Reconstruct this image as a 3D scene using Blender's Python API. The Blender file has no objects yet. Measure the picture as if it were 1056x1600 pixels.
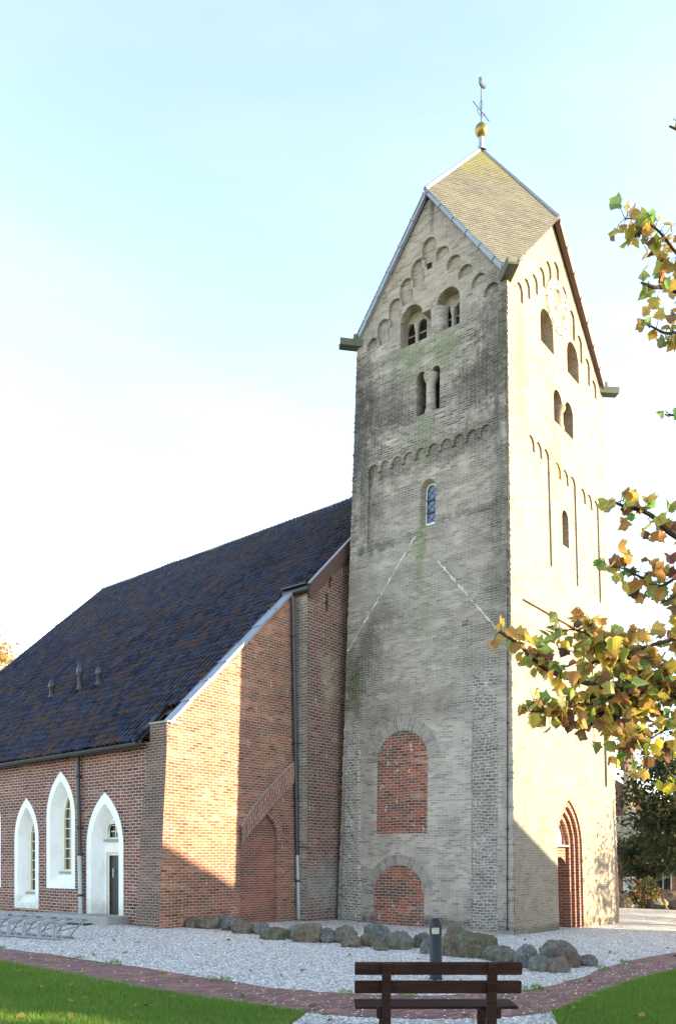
import bpy, bmesh, math, random
import numpy as np
from mathutils import Vector, Matrix, noise
from mathutils.geometry import tessellate_polygon
R = math.radians
rnd = random.Random(7)
sc = bpy.context.scene
col = sc.collection

# ------------------------------------------------------------------ camera, sky, sun, exposure
F_PX, CX, HY, CAMZ = 1300.0, 528.0, 1345.0, 1.65
cam = bpy.data.cameras.new('camera')
cam.sensor_fit = 'HORIZONTAL'; cam.sensor_width = 36.0
cam.lens = 36.0 * F_PX / 1056.0
cam.shift_x = 0.0; cam.shift_y = (HY - 800.0) / 1056.0
cam.clip_start = 0.05; cam.clip_end = 3000
camo = bpy.data.objects.new('camera', cam); col.objects.link(camo)
camo.location = (0, 0, CAMZ); camo.rotation_euler = (R(90), 0, 0)
sc.camera = camo

SUN_EL, SUN_AZ = 13.6, math.degrees(math.atan2(0.994, -0.106))
S = Vector((math.sin(R(SUN_AZ)) * math.cos(R(SUN_EL)), math.cos(R(SUN_AZ)) * math.cos(R(SUN_EL)), math.sin(R(SUN_EL))))
world = bpy.data.worlds.new("World"); sc.world = world; world.use_nodes = True
wt = world.node_tree; bg = wt.nodes['Background']
sky = wt.nodes.new('ShaderNodeTexSky'); sky.sky_type = 'NISHITA'; sky.sun_disc = False
sky.sun_elevation = R(SUN_EL); sky.sun_rotation = R(SUN_AZ)
sky.air_density = 1.0; sky.dust_density = 0.25; sky.ozone_density = 1.0
def wn(ty, **k):
    x = wt.nodes.new(ty)
    for a_, b_ in k.items(): setattr(x, a_, b_)
    return x
tc = wn('ShaderNodeTexCoord'); mp = wn('ShaderNodeMapping'); mp.inputs['Scale'].default_value = (1.2, 1.2, 4.5); mp.inputs['Rotation'].default_value = (0.25, 0.1, 0.5)
wt.links.new(tc.outputs['Generated'], mp.inputs[0])
cn = wn('ShaderNodeTexNoise'); cn.inputs['Scale'].default_value = 1.7; cn.inputs['Detail'].default_value = 7.0; cn.inputs['Roughness'].default_value = 0.6; cn.inputs['Distortion'].default_value = 0.6
wt.links.new(mp.outputs[0], cn.inputs['Vector'])
cr = wn('ShaderNodeMapRange', interpolation_type='SMOOTHSTEP'); cr.inputs[1].default_value = 0.35; cr.inputs[2].default_value = 0.80; cr.inputs[3].default_value = 0.16; cr.inputs[4].default_value = 0.34
wt.links.new(cn.outputs[0], cr.inputs[0])
hs = wn('ShaderNodeHueSaturation'); hs.inputs['Saturation'].default_value = 0.12; hs.inputs['Value'].default_value = 1.0; wt.links.new(sky.outputs[0], hs.inputs['Color'])
tint = wn('ShaderNodeMix', data_type='RGBA', blend_type='MULTIPLY'); tint.inputs[0].default_value = 1.0; tint.inputs[7].default_value = (1.0, 0.955, 0.90, 1); wt.links.new(hs.outputs[0], tint.inputs[6])
cm = wn('ShaderNodeMix', data_type='RGBA'); wt.links.new(cr.outputs[0], cm.inputs[0]); wt.links.new(sky.outputs[0], cm.inputs[6]); wt.links.new(tint.outputs[2], cm.inputs[7])
wt.links.new(cm.outputs[2], bg.inputs[0]); bg.inputs[1].default_value = 0.136
sl = bpy.data.lights.new('sun', 'SUN'); sl.energy = 4.4; sl.angle = R(0.6); sl.color = (1.0, 0.80, 0.50)
so = bpy.data.objects.new('sun', sl); col.objects.link(so)
so.rotation_euler = S.to_track_quat('Z', 'Y').to_euler(); so.location = (30, -10, 20)
sc.view_settings.view_transform = 'Standard'; sc.view_settings.look = 'None'
sc.view_settings.exposure = 2.5; sc.view_settings.gamma = 1.0
sc.render.engine = 'CYCLES'
sc.cycles.max_bounces = 6; sc.cycles.diffuse_bounces = 3; sc.cycles.glossy_bounces = 2; sc.cycles.transparent_max_bounces = 8
sc.cycles.use_denoising = True

# ------------------------------------------------------------------ plan geometry (metres, camera at the origin)
e = Vector((-0.7907, 0.6122, 0)).normalized()      # eastwards along the tower's shaded side and the nave
w = Vector((0.6122, 0.7907, 0)).normalized()       # along the sunlit end walls
Z = Vector((0, 0, 1))
A0 = Vector((4.066, 19.15, 0))
LN, LW, BAT, ZE, ZG = 5.16, 6.96, 0.38, 15.5, 18.48
def ray(px, py): return Vector(((px - CX) / F_PX, 1.0, (HY - py) / F_PX))
def gz(x, y): return 0.04 - 0.03 * x
def gp(px, py, dz=0.0):
    r = ray(px, py); t = -(CAMZ - 0.04) / (r.z + 0.03 * r.x)
    return Vector((r.x * t, t, gz(r.x * t, t) + dz))
def at(px, py, depth): return Vector((0, 0, CAMZ)) + ray(px, py) * depth
class Plane:
    def __init__(s, O, U, inward, lean=0.0):
        s.O, s.U = O.copy(), U.normalized()
        s.V = (Z + inward * lean).normalized(); s.N = s.U.cross(s.V).normalized()
        if s.N.dot(inward) > 0: s.N = -s.N
    def p(s, u, v, d=0.0): return s.O + s.U * u + s.V * v - s.N * d      # d = depth into the wall
    def uv(s, P): q = P - s.O; return (q.dot(s.U), q.dot(s.V))
    def px(s, x, y, d=0.0):
        r = ray(x, y); C = Vector((0, 0, CAMZ)); O = s.O - s.N * d
        t = (O - C).dot(s.N) / r.dot(s.N); return s.uv(C + r * t)
LEAN = BAT / ZE
FN = Plane(A0, e, w, LEAN)
FW = Plane(A0, w, e, LEAN)
FE = Plane(A0 + e * LN, w, -e, LEAN)
FS = Plane(A0 + w * LW, e, -w, LEAN)
def corner(i, j, z):
    k = BAT * z / ZE
    return A0 + e * (k if i == 0 else LN - k) + w * (k if j == 0 else LW - k) + Z * z

# ------------------------------------------------------------------ object helpers
def tag(o, label=None, cat=None, group=None, kind=None):
    if label: o['label'] = label
    if cat: o['category'] = cat
    if group: o['group'] = group
    if kind: o['kind'] = kind
    return o
def thing(name, loc, label, cat, group=None, rz=0.0):
    o = bpy.data.objects.new(name, None); o.empty_display_size = 0.2; col.objects.link(o)
    o.location = loc; o.rotation_euler = (0, 0, rz)
    return tag(o, label, cat, group)
class MB:
    """collects faces (world coordinates) and links them as ONE mesh object"""
    def __init__(s): s.v, s.f, s.uv, s.m, s.c, s.sm = [], [], [], [], [], []
    def face(s, pts, uvs=None, mat=0, smooth=False, colr=None):
        i = len(s.v); s.v += [tuple(p) for p in pts]; s.f.append(tuple(range(i, i + len(pts))))
        if uvs is None:
            n = (Vector(pts[1]) - Vector(pts[0])).cross(Vector(pts[2]) - Vector(pts[0]))
            a = [abs(x) for x in n]
            if a[2] >= max(a[0], a[1]): uvs = [(p[0], p[1]) for p in pts]
            else:
                h = Vector((-n.y, n.x, 0)); h = h.normalized() if h.length > 1e-9 else Vector((1, 0, 0))
                uvs = [(Vector(p).dot(h), p[2]) for p in pts]
        s.uv.append(uvs); s.m.append(mat); s.sm.append(smooth); s.c.append(colr)
    def grid(s, rows, mat=0, smooth=True, close=False, uv=None):
        """rows of points joined with shared vertices"""
        n = len(rows[0]); b = len(s.v)
        for r_ in rows: s.v += [tuple(p) for p in r_]
        for i in range(len(rows) - 1):
            for j in range(n if close else n - 1):
                k = (j + 1) % n
                s.f.append((b + i * n + j, b + i * n + k, b + (i + 1) * n + k, b + (i + 1) * n + j))
                s.uv.append([(j * .1, i * .1), ((j + 1) * .1, i * .1), ((j + 1) * .1, (i + 1) * .1), (j * .1, (i + 1) * .1)] if uv is None else
                            [uv(i, j), uv(i, j + 1), uv(i + 1, j + 1), uv(i + 1, j)])
                s.m.append(mat); s.sm.append(smooth); s.c.append(None)
    def box(s, c, ax, ay, az, mat=0):
        """c centre, ax ay az half-extent vectors"""
        P = lambda i, j, k: c + ax * i + ay * j + az * k
        for q in (((-1, -1, -1), (-1, 1, -1), (1, 1, -1), (1, -1, -1)), ((-1, -1, 1), (1, -1, 1), (1, 1, 1), (-1, 1, 1)),
                  ((-1, -1, -1), (1, -1, -1), (1, -1, 1), (-1, -1, 1)), ((-1, 1, -1), (-1, 1, 1), (1, 1, 1), (1, 1, -1)),
                  ((-1, -1, -1), (-1, -1, 1), (-1, 1, 1), (-1, 1, -1)), ((1, -1, -1), (1, 1, -1), (1, 1, 1), (1, -1, 1))):
            s.face([P(*k) for k in q], mat=mat)
    def bbox(s, c, ax, ay, az, b=0.006, mat=0):
        """box with chamfered edges"""
        lx, ly, lz = ax.length, ay.length, az.length; X, Y, W = ax.normalized(), ay.normalized(), az.normalized()
        bm = bmesh.new(); bmesh.ops.create_cube(bm, size=2.0)
        for v in bm.verts: v.co = Vector((v.co.x * lx, v.co.y * ly, v.co.z * lz))
        bmesh.ops.bevel(bm, geom=bm.edges[:], offset=b, segments=1, affect='EDGES')
        for f in bm.faces: s.face([c + X * v.co.x + Y * v.co.y + W * v.co.z for v in f.verts], mat=mat)
        bm.free()
    def tube(s, pts, r, n=8, mat=0, cap=True, smooth=True):
        pts = [Vector(p) for p in pts]; rs = r if isinstance(r, (list, tuple)) else [r] * len(pts)
        rows = []; ref = None
        for i, p in enumerate(pts):
            t = (pts[min(i + 1, len(pts) - 1)] - pts[max(i - 1, 0)]).normalized()
            if ref is None or abs(ref.dot(t)) > .98: ref = Z if abs(t.z) < .9 else Vector((1, 0, 0))
            a = t.cross(ref).normalized(); b = a.cross(t).normalized(); ref = b
            rows.append([p + (a * math.cos(2 * math.pi * k / n) + b * math.sin(2 * math.pi * k / n)) * rs[i] for k in range(n)])
        s.grid(rows, mat, smooth, True)
        if cap: s.face(rows[0][::-1], mat=mat); s.face(rows[-1], mat=mat)
    def lathe(s, base, prof, n=16, mat=0, axis=Z, smooth=True):
        a = Vector((1, 0, 0)) if abs(axis.z) > .5 else Z
        a = (a - axis * a.dot(axis)).normalized(); b = axis.cross(a)
        rows = [[base + axis * h + (a * math.cos(2 * math.pi * k / n) + b * math.sin(2 * math.pi * k / n)) * rr for k in range(n)] for rr, h in prof]
        rm_ = max(p_[0] for p_ in prof); s.grid(rows, mat, smooth, True, lambda i, j: (j / n * 6.283 * rm_, prof[i][1]))
    def prism(s, poly, d, mat=0):
        """polygon (3-D points) extruded by vector d"""
        n = len(poly); q = [p + d for p in poly]
        for t in tessellate_polygon([poly]):
            s.face([poly[i] for i in t], mat=mat); s.face([q[i] for i in t][::-1], mat=mat)
        for i in range(n): s.face([poly[i], poly[(i + 1) % n], q[(i + 1) % n], q[i]], mat=mat)
    def build(s, name, mats, parent=None):
        me = bpy.data.meshes.new(name)
        o = bpy.data.objects.new(name, me); col.objects.link(o)
        off = Vector((0, 0, 0))
        if parent is not None:
            o.parent = parent; M = parent_world(parent).inverted()
            vs = [tuple(M @ Vector(p)) for p in s.v]
        else: vs = s.v
        me.from_pydata(vs, [], s.f)
        ul = me.uv_layers.new(name='UVMap')
        ul.data.foreach_set('uv', [x for f in s.uv for q in f for x in q])
        if any(c is not None for c in s.c):
            ca = me.color_attributes.new('Col', 'FLOAT_COLOR', 'CORNER'); buf = []
            for f, c in zip(s.f, s.c):
                for _ in f: buf += list(c or (1, 1, 1)) + [1.0]
            ca.data.foreach_set('color', buf)
        me.polygons.foreach_set('material_index', s.m); me.polygons.foreach_set('use_smooth', s.sm)
        for m in (mats if isinstance(mats, (list, tuple)) else [mats]): me.materials.append(m)
        me.update(); return o
def one_box(name, c, ax, ay, az, m, par):
    b_ = MB(); b_.box(c, ax, ay, az); return b_.build(name, m, par)
def parent_world(o):
    M = Matrix.LocRotScale(o.location, o.rotation_euler, o.scale)
    return parent_world(o.parent) @ M if o.parent else M
def np_mesh(name, verts, faces, mats, uv=None, colr=None, parent=None):
    """one mesh from numpy arrays of equal-sized faces"""
    me = bpy.data.meshes.new(name); k = faces.shape[1]
    me.vertices.add(len(verts)); me.vertices.foreach_set('co', verts.astype(np.float32).ravel())
    me.loops.add(faces.size); me.loops.foreach_set('vertex_index', faces.astype(np.int32).ravel())
    me.polygons.add(len(faces)); me.polygons.foreach_set('loop_start', np.arange(0, faces.size, k, dtype=np.int32))
    if colr is not None:
        ca = me.color_attributes.new('Col', 'FLOAT_COLOR', 'POINT')
        ca.data.foreach_set('color', np.hstack([colr, np.ones((len(colr), 1))]).astype(np.float32).ravel())
    me.update(calc_edges=True); me.validate()
    for m in (mats if isinstance(mats, list) else [mats]): me.materials.append(m)
    o = bpy.data.objects.new(name, me); col.objects.link(o)
    if parent: o.parent = parent; o.matrix_parent_inverse = parent_world(parent).inverted()
    return o
# flat outlines in a wall's (u, v) plane
def round_arch(u0, u1, v0, vs, n=12):
    c, r_ = (u0 + u1) / 2, (u1 - u0) / 2
    return [(u0, v0), (u1, v0)] + [(c + r_ * math.cos(math.pi * k / n), vs + r_ * math.sin(math.pi * k / n)) for k in range(n + 1)]
def pointed_arch(u0, u1, v0, vs, vt, n=8):
    c, h = (u0 + u1) / 2, (u1 - u0) / 2; H = vt - vs
    Rr = (h * h + H * H) / (2 * h); pts = [(u0, v0), (u1, v0)]
    cr = u1 - Rr; a1 = math.atan2(H, c - cr)
    for k in range(n + 1): a = a1 * k / n; pts.append((cr + Rr * math.cos(a), vs + Rr * math.sin(a)))
    cl = u0 + Rr
    for k in range(n - 1, -1, -1): a = a1 * k / n; pts.append((cl - Rr * math.cos(a), vs + Rr * math.sin(a)))
    return pts
def frieze(u0, u1, v0, tops, drop=0.02):
    """recess whose top is a row of small round arches; tops = list of (uc, half width, v spring)"""
    pts = [(u0, v0), (u1, v0)]
    for uc, h, vs in reversed(tops):
        pts.append((uc + h, vs - drop)); pts += [(uc + h * math.cos(math.pi * k / 8), vs + h * math.sin(math.pi * k / 8)) for k in range(9)]
        pts.append((uc - h, vs - drop))
    return pts
def plate(mb, P, outer, recs=(), d=0.0, mat=0):
    """wall sheet with holes; every rec: outline, depth, inner outline, back material (None = open), side material, children"""
    loops = [outer] + [r_['o'] for r_ in recs]
    flat = [p for l in loops for p in l]
    for t in tessellate_polygon([[Vector((a, b, 0)) for a, b in l] for l in loops]):
        mb.face([P.p(*flat[i], d) for i in t], [flat[i] for i in t], mat)
    for r_ in recs:
        o, i_ = r_['o'], r_.get('i', r_['o']); dd = d + r_['d']; n = len(o); s_ = 0.0; rm = r_.get('rm', mat)
        for k in range(n):
            a, b, a2, b2 = o[k], o[(k + 1) % n], i_[k], i_[(k + 1) % n]; L = math.hypot(b[0] - a[0], b[1] - a[1])
            if abs(b[1] - a[1]) > abs(b[0] - a[0]): uvs = [(a[0], a[1]), (b[0], b[1]), (b[0] + r_['d'], b2[1]), (a[0] + r_['d'], a2[1])]
            else: uvs = [(a[0], a[1]), (b[0], b[1]), (b2[0], b[1] + r_['d']), (a2[0], a[1] + r_['d'])]
            mb.face([P.p(*a, d), P.p(*b, d), P.p(*b2, dd), P.p(*a2, dd)], uvs, rm); s_ += L
        if r_.get('b', 0) is not None: plate(mb, P, i_, r_.get('ch', ()), dd, r_.get('b', 0))
def ring(mb, P, outer, inner, d, mat=0, closed=True, base=0.01):
    """flat band between two outlines with equal point counts, standing at depth d (negative = proud), with edge thickness to the wall"""
    n = len(outer); s_ = 0.0
    for k in range(n if closed else n - 1):
        a, b, a2, b2 = outer[k], outer[(k + 1) % n], inner[k], inner[(k + 1) % n]
        L = math.hypot(b[0] - a[0], b[1] - a[1]); W = math.hypot(a2[0] - a[0], a2[1] - a[1])
        mb.face([P.p(*a, d), P.p(*b, d), P.p(*b2, d), P.p(*a2, d)], [(0, s_), (0, s_ + L), (W, s_ + L), (W, s_)], mat)
        mb.face([P.p(*a, base), P.p(*b, base), P.p(*b, d), P.p(*a, d)], [(0, s_), (0, s_ + L), (.02, s_ + L), (.02, s_)], mat); s_ += L

# ------------------------------------------------------------------ materials
class NT:
    def __init__(s, name):
        s.mat = bpy.data.materials.new(name); s.mat.use_nodes = True; s.t = s.mat.node_tree; s.t.nodes.clear()
        s.out = s.n('ShaderNodeOutputMaterial'); s.b = s.n('ShaderNodeBsdfPrincipled'); s.l(s.b.outputs[0], s.out.inputs[0])
    def n(s, ty, **k):
        x = s.t.nodes.new(ty)
        for a, b in k.items(): setattr(x, a, b)
        return x
    def l(s, a, b): s.t.links.new(a, b)
    def put(s, v, inp):
        if isinstance(v, bpy.types.NodeSocket): s.l(v, inp)
        else: inp.default_value = (*v, 1) if isinstance(v, tuple) and len(v) == 3 and inp.type == 'RGBA' else v
    def math(s, op, a, b=0.0, c=None, clamp=False):
        x = s.n('ShaderNodeMath', operation=op, use_clamp=clamp); s.put(a, x.inputs[0]); s.put(b, x.inputs[1])
        if c is not None: s.put(c, x.inputs[2])
        return x.outputs[0]
    def vmath(s, op, a, b=(0, 0, 0)):
        x = s.n('ShaderNodeVectorMath', operation=op); s.put(a, x.inputs[0]); s.put(b, x.inputs[1]); return x.outputs[0]
    def mix(s, f, a, b, mode='MIX'):
        x = s.n('ShaderNodeMix', data_type='RGBA', blend_type=mode, clamp_factor=True)
        s.put(f, x.inputs[0]); s.put(a, x.inputs[6]); s.put(b, x.inputs[7]); return x.outputs[2]
    def noise(s, vec, scale, detail=3.0, rough=0.55, out=0):
        x = s.n('ShaderNodeTexNoise'); s.put(vec, x.inputs['Vector']); x.inputs['Scale'].default_value = scale
        x.inputs['Detail'].default_value = detail; x.inputs['Roughness'].default_value = rough; return x.outputs[out]
    def ramp(s, f, stops, interp='LINEAR'):
        x = s.n('ShaderNodeValToRGB'); cr = x.color_ramp; cr.interpolation = interp
        while len(cr.elements) < len(stops): cr.elements.new(0.5)
        for el, (p, c) in zip(cr.elements, stops): el.position = p; el.color = (*c, 1) if len(c) == 3 else c
        s.put(f, x.inputs[0]); return x.outputs[0]
    def step(s, f, lo, hi):
        x = s.n('ShaderNodeMapRange', interpolation_type='SMOOTHSTEP'); s.put(f, x.inputs[0])
        x.inputs[1].default_value = lo; x.inputs[2].default_value = hi; return x.outputs[0]
    def scale(s, vec, sx, sy, sz=1.0): return s.vmath('MULTIPLY', vec, (sx, sy, sz))
    def uv(s): return s.n('ShaderNodeUVMap').outputs[0]
    def obj(s): return s.n('ShaderNodeNewGeometry').outputs['Position']
    def sep(s, v):
        x = s.n('ShaderNodeSeparateXYZ'); s.put(v, x.inputs[0]); return x.outputs
    def bump(s, h, strength=0.5, dist=0.02):
        x = s.n('ShaderNodeBump'); s.put(h, x.inputs['Height']); x.inputs['Strength'].default_value = strength; x.inputs['Distance'].default_value = dist
        s.l(x.outputs[0], s.b.inputs['Normal'])
    def done(s, colr, rough=0.85, spec=0.3, metal=0.0):
        s.put(colr, s.b.inputs['Base Color']); s.put(rough, s.b.inputs['Roughness']); s.b.inputs['Specular IOR Level'].default_value = spec
        s.b.inputs['Metallic'].default_value = metal; return s.mat
def plain(name, c, rough=0.6, spec=0.4, metal=0.0, var=0.25, scale=6.0, bump=0.0):
    t = NT(name); p = t.obj(); n1 = t.noise(p, scale, 5.0); n2 = t.noise(p, scale * 7, 3.0)
    f = t.math('ADD', t.math('MULTIPLY', n1, .7), t.math('MULTIPLY', n2, .3))
    k = t.math('ADD', t.math('MULTIPLY', t.math('SUBTRACT', f, .5), var * 3), 1.0)
    cc = t.vmath('MULTIPLY', c, t.n('ShaderNodeCombineXYZ').outputs[0])
    comb = cc.node.inputs[1].links[0].from_node
    for i in range(3): t.put(k, comb.inputs[i])
    if bump: t.bump(n2, bump, .01)
    return t.done(cc, rough, spec, metal)
def masonry(name, palette, mortar, bw=.22, bh=.068, ms=.010, wob=.02, dark=None, darkamt=.5, stains=(), streak=(.45, 2.6), bump=.6, rand=.62, tint=None, hprof=None, blotch=.22, white=0.0):
    """brickwork from uv metres; palette over 0..1; dark: colour of the sooty bricks that gather in level streaks; stains: (u, v, ru, rv, colour, amount)"""
    t = NT(name); uv = t.uv()
    wv = t.vmath('SCALE', t.vmath('SUBTRACT', t.noise(uv, .9, 2.0, out=1), (.5, .5, .5))); wv.node.inputs[3].default_value = wob * 3
    wv2 = t.vmath('SCALE', t.vmath('SUBTRACT', t.noise(uv, 9.0, 2.0, out=1), (.5, .5, .5))); wv2.node.inputs[3].default_value = wob * .55
    q = t.vmath('ADD', t.vmath('ADD', uv, wv), wv2)
    b = t.n('ShaderNodeTexBrick', offset=.5, squash=1.0); t.l(q, b.inputs['Vector'])
    for k, v_ in (('Color1', (0, 0, 0, 1)), ('Color2', (1, 1, 1, 1)), ('Mortar', (.5, .5, .5, 1))): b.inputs[k].default_value = v_
    b.inputs['Scale'].default_value = 1.0; b.inputs['Mortar Size'].default_value = ms; b.inputs['Mortar Smooth'].default_value = .25
    b.inputs['Brick Width'].default_value = bw; b.inputs['Row Height'].default_value = bh
    big = t.noise(uv, .55, 4.0); mid = t.noise(t.scale(uv, .8, 2.2), 2.6, 4.0); fine = t.noise(uv, 26.0, 3.0, .7)
    val = t.math('ADD', t.math('MULTIPLY', t.math('SUBTRACT', b.outputs['Color'], .5), rand), t.math('MULTIPLY', t.math('SUBTRACT', mid, .5), 1.0))
    val = t.math('ADD', t.math('ADD', val, t.math('MULTIPLY', t.math('SUBTRACT', big, .5), .8)), .5, clamp=True)
    c = t.ramp(val, palette)
    if dark:
        st = t.noise(t.scale(uv, *streak), .9, 5.0, .62)
        dv = t.math('ADD', t.math('MULTIPLY', st, 1.0), t.math('MULTIPLY', b.outputs['Color'], .30))
        dm_ = t.math('MULTIPLY', t.step(dv, .62, .78), darkamt)
        if hprof: dm_ = t.math('MULTIPLY', dm_, t.sep(t.ramp(t.math('DIVIDE', t.sep(uv)[1], 20.0), [(a_ / 20, (b_, b_, b_)) for a_, b_ in hprof]))[0])
        c = t.mix(dm_, c, dark)
    if stains:
        X = t.sep(uv); nz = t.math('ADD', t.math('MULTIPLY', t.noise(t.scale(uv, 3.2, .7), 1.7, 5.0, .7), .6), t.math('MULTIPLY', t.noise(uv, 6.0, 4.0, .7), .4))
        amts = []
        for (su, sv, ru, rv_, sc_, am) in stains:
            du = t.math('DIVIDE', t.math('SUBTRACT', X[0], su), ru); dv = t.math('DIVIDE', t.math('SUBTRACT', X[1], sv), rv_)
            g = t.math('SQRT', t.math('ADD', t.math('MULTIPLY', du, du), t.math('MULTIPLY', dv, dv)))
            g = t.math('ADD', g, t.math('MULTIPLY', t.math('SUBTRACT', nz, .5), 3.2))
            a_ = t.math('MULTIPLY', t.math('SUBTRACT', 1.0, t.step(g, .15, 1.35)), am); amts.append((a_, sc_))
            c = t.mix(a_, c, t.mix(b.outputs['Color'], tuple(k_ * .72 for k_ in sc_), tuple(k_ * 1.28 for k_ in sc_)))
    mfac = t.step(t.noise(uv, 5.0, 3.0), .25, .6)
    mc = t.mix(mfac, tuple(x * .72 for x in mortar), mortar)
    if stains:
        for a_, sc_ in amts: mc = t.mix(t.math('MULTIPLY', a_, .7), mc, tuple(k_ * 1.5 for k_ in sc_))
    c = t.mix(t.math('MULTIPLY', b.outputs['Fac'], .92), c, mc)
    if white:   # lime runs and plaster remnants
        wn = t.noise(t.scale(uv, 2.2, 1.0), 3.2, 6.0, .7)
        c = t.mix(t.math('MULTIPLY', t.step(wn, .58, .68), white), c, (.62, .60, .58))
    bl = t.math('ADD', 1 - blotch * .5, t.math('MULTIPLY', t.math('SUBTRACT', t.noise(uv, 1.5, 6.0, .65), .5), blotch * 2.4))
    fn = t.math('ADD', .86, t.math('MULTIPLY', fine, .28))
    k = t.n('ShaderNodeCombineXYZ'); kk = t.math('MULTIPLY', bl, fn)
    for i in range(3): t.put(kk, k.inputs[i])
    c = t.vmath('MULTIPLY', c, k.outputs[0])
    h = t.math('ADD', t.math('MULTIPLY', t.math('SUBTRACT', 1.0, b.outputs['Fac']), 1.0), t.math('MULTIPLY', fine, .7))
    h = t.math('ADD', h, t.math('MULTIPLY', b.outputs['Color'], .35))
    t.bump(h, bump, .012)
    return t.done(c, .9, .2)

def sN(px, py, ru, rv, c, a): u, v = FN.px(px, py); return (u, v, ru, rv, c, a)
def sW(px, py, ru, rv, c, a): u, v = FW.px(px, py); return (u, v, ru, rv, c, a)
GRN, SOOT, MOSS = (.17, .195, .11), (.055, .050, .043), (.06, .072, .028)
M = {}
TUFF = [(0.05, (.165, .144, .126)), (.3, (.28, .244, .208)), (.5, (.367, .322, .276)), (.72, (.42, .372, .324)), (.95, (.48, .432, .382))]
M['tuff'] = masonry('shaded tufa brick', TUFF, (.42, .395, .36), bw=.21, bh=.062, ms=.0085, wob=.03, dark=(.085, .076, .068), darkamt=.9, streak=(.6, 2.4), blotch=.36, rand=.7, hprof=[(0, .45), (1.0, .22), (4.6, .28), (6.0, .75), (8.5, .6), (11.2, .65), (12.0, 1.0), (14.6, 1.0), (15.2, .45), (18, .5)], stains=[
    sN(665, 420, 1.5, 1.5, (.34, .275, .21), .55), sN(640, 900, 1.8, 1.6, (.31, .285, .26), .35), sN(690, 1250, 2.4, 3.6, (.47, .437, .395), .7), sN(556, 680, .75, 3.0, SOOT, .92), sN(785, 520, .8, 2.0, SOOT, .85), sN(600, 640, 1.1, .8, SOOT, .7), sN(740, 600, .9, .7, SOOT, .75), sN(690, 700, 1.6, .35, SOOT, .5), sN(600, 960, .7, .5, SOOT, .5), sN(580, 800, .5, 1.2, SOOT, .5), sN(780, 900, .4, 2.0, SOOT, .45), sN(640, 560, .55, .7, GRN, .75), sN(695, 540, .5, .8, GRN, .8), sN(664, 665, .35, .9, GRN, .65),
    sN(656, 850, .22, 1.1, GRN, .85), sN(660, 960, .35, 1.2, GRN, .4), sN(552, 1072, .45, .75, MOSS, .92), sN(575, 1010, .5, .7, SOOT, .6), sN(600, 852, 1.2, .16, SOOT, .65),
    sN(740, 795, 1.3, .14, SOOT, .5), sN(760, 660, .9, .35, SOOT, .55), sN(600, 735, .8, .25, SOOT, .5), sN(780, 760, .25, 1.6, SOOT, .55), sN(690, 1100, 1.2, .5, SOOT, .35), sN(600, 1120, .8, .4, SOOT, .4),
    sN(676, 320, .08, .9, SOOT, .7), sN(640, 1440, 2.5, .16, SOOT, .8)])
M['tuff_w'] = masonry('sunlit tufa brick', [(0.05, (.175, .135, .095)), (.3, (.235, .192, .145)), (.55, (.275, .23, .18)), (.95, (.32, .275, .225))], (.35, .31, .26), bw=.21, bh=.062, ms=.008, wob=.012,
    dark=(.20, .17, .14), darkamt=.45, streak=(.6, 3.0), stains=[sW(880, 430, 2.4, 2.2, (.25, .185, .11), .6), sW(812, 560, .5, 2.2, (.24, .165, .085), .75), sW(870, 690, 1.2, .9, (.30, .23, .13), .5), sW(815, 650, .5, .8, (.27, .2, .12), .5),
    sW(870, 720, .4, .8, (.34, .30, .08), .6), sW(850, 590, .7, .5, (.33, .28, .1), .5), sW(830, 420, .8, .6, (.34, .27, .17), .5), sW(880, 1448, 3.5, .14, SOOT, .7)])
M['rough'] = masonry('rough limewashed masonry', [(.1, (.13, .117, .105)), (.4, (.24, .215, .19)), (.7, (.33, .30, .27)), (.95, (.42, .39, .355))], (.48, .455, .43), bw=.17, bh=.075, ms=.014, wob=.09, dark=(.085, .077, .068), darkamt=.8, white=.95, hprof=[(0, .9), (2, .35), (5, .5), (6.5, 1.0), (20, 1)], bump=1.0)
M['red_fill'] = masonry('orange red brick infill', [(.05, (.09, .05, .042)), (.3, (.25, .078, .047)), (.55, (.35, .105, .055)), (.75, (.38, .17, .11)), (.95, (.41, .29, .23))], (.42, .34, .29), bw=.22, bh=.072, ms=.010, wob=.035, dark=(.085, .06, .055), darkamt=.9, white=.95, streak=(.7, 2.0), rand=.9)
M['red_nave'] = masonry('dark red brick', [(.05, (.07, .032, .028)), (.3, (.18, .062, .044)), (.6, (.26, .092, .062)), (.95, (.32, .16, .11))], (.48, .42, .38), bw=.22, bh=.074, ms=.011, wob=.018, dark=(.075, .042, .04), darkamt=.65, white=.30, rand=.75)
M['red_west'] = masonry('weathered orange brick', [(.05, (.09, .042, .03)), (.3, (.25, .088, .056)), (.6, (.345, .135, .09)), (.95, (.42, .24, .17))], (.44, .35, .26), bw=.21, bh=.066, ms=.009, wob=.02, dark=(.09, .05, .045), darkamt=.7, white=.35, rand=.75)
M['red_fine'] = masonry('narrow red brick infill', [(.05, (.13, .045, .03)), (.35, (.29, .082, .045)), (.7, (.36, .115, .065)), (.95, (.39, .17, .10))], (.34, .28, .24), bw=.2, bh=.058, ms=.009, wob=.01, dark=(.08, .05, .05), darkamt=.7)
M['red_portal'] = masonry('portal brick', [(.05, (.13, .05, .04)), (.4, (.30, .10, .06)), (.8, (.36, .14, .09)), (.95, (.40, .21, .15))], (.42, .35, .30), bw=.24, bh=.075, ms=.010, wob=.008, dark=(.08, .05, .045), darkamt=.5)
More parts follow.
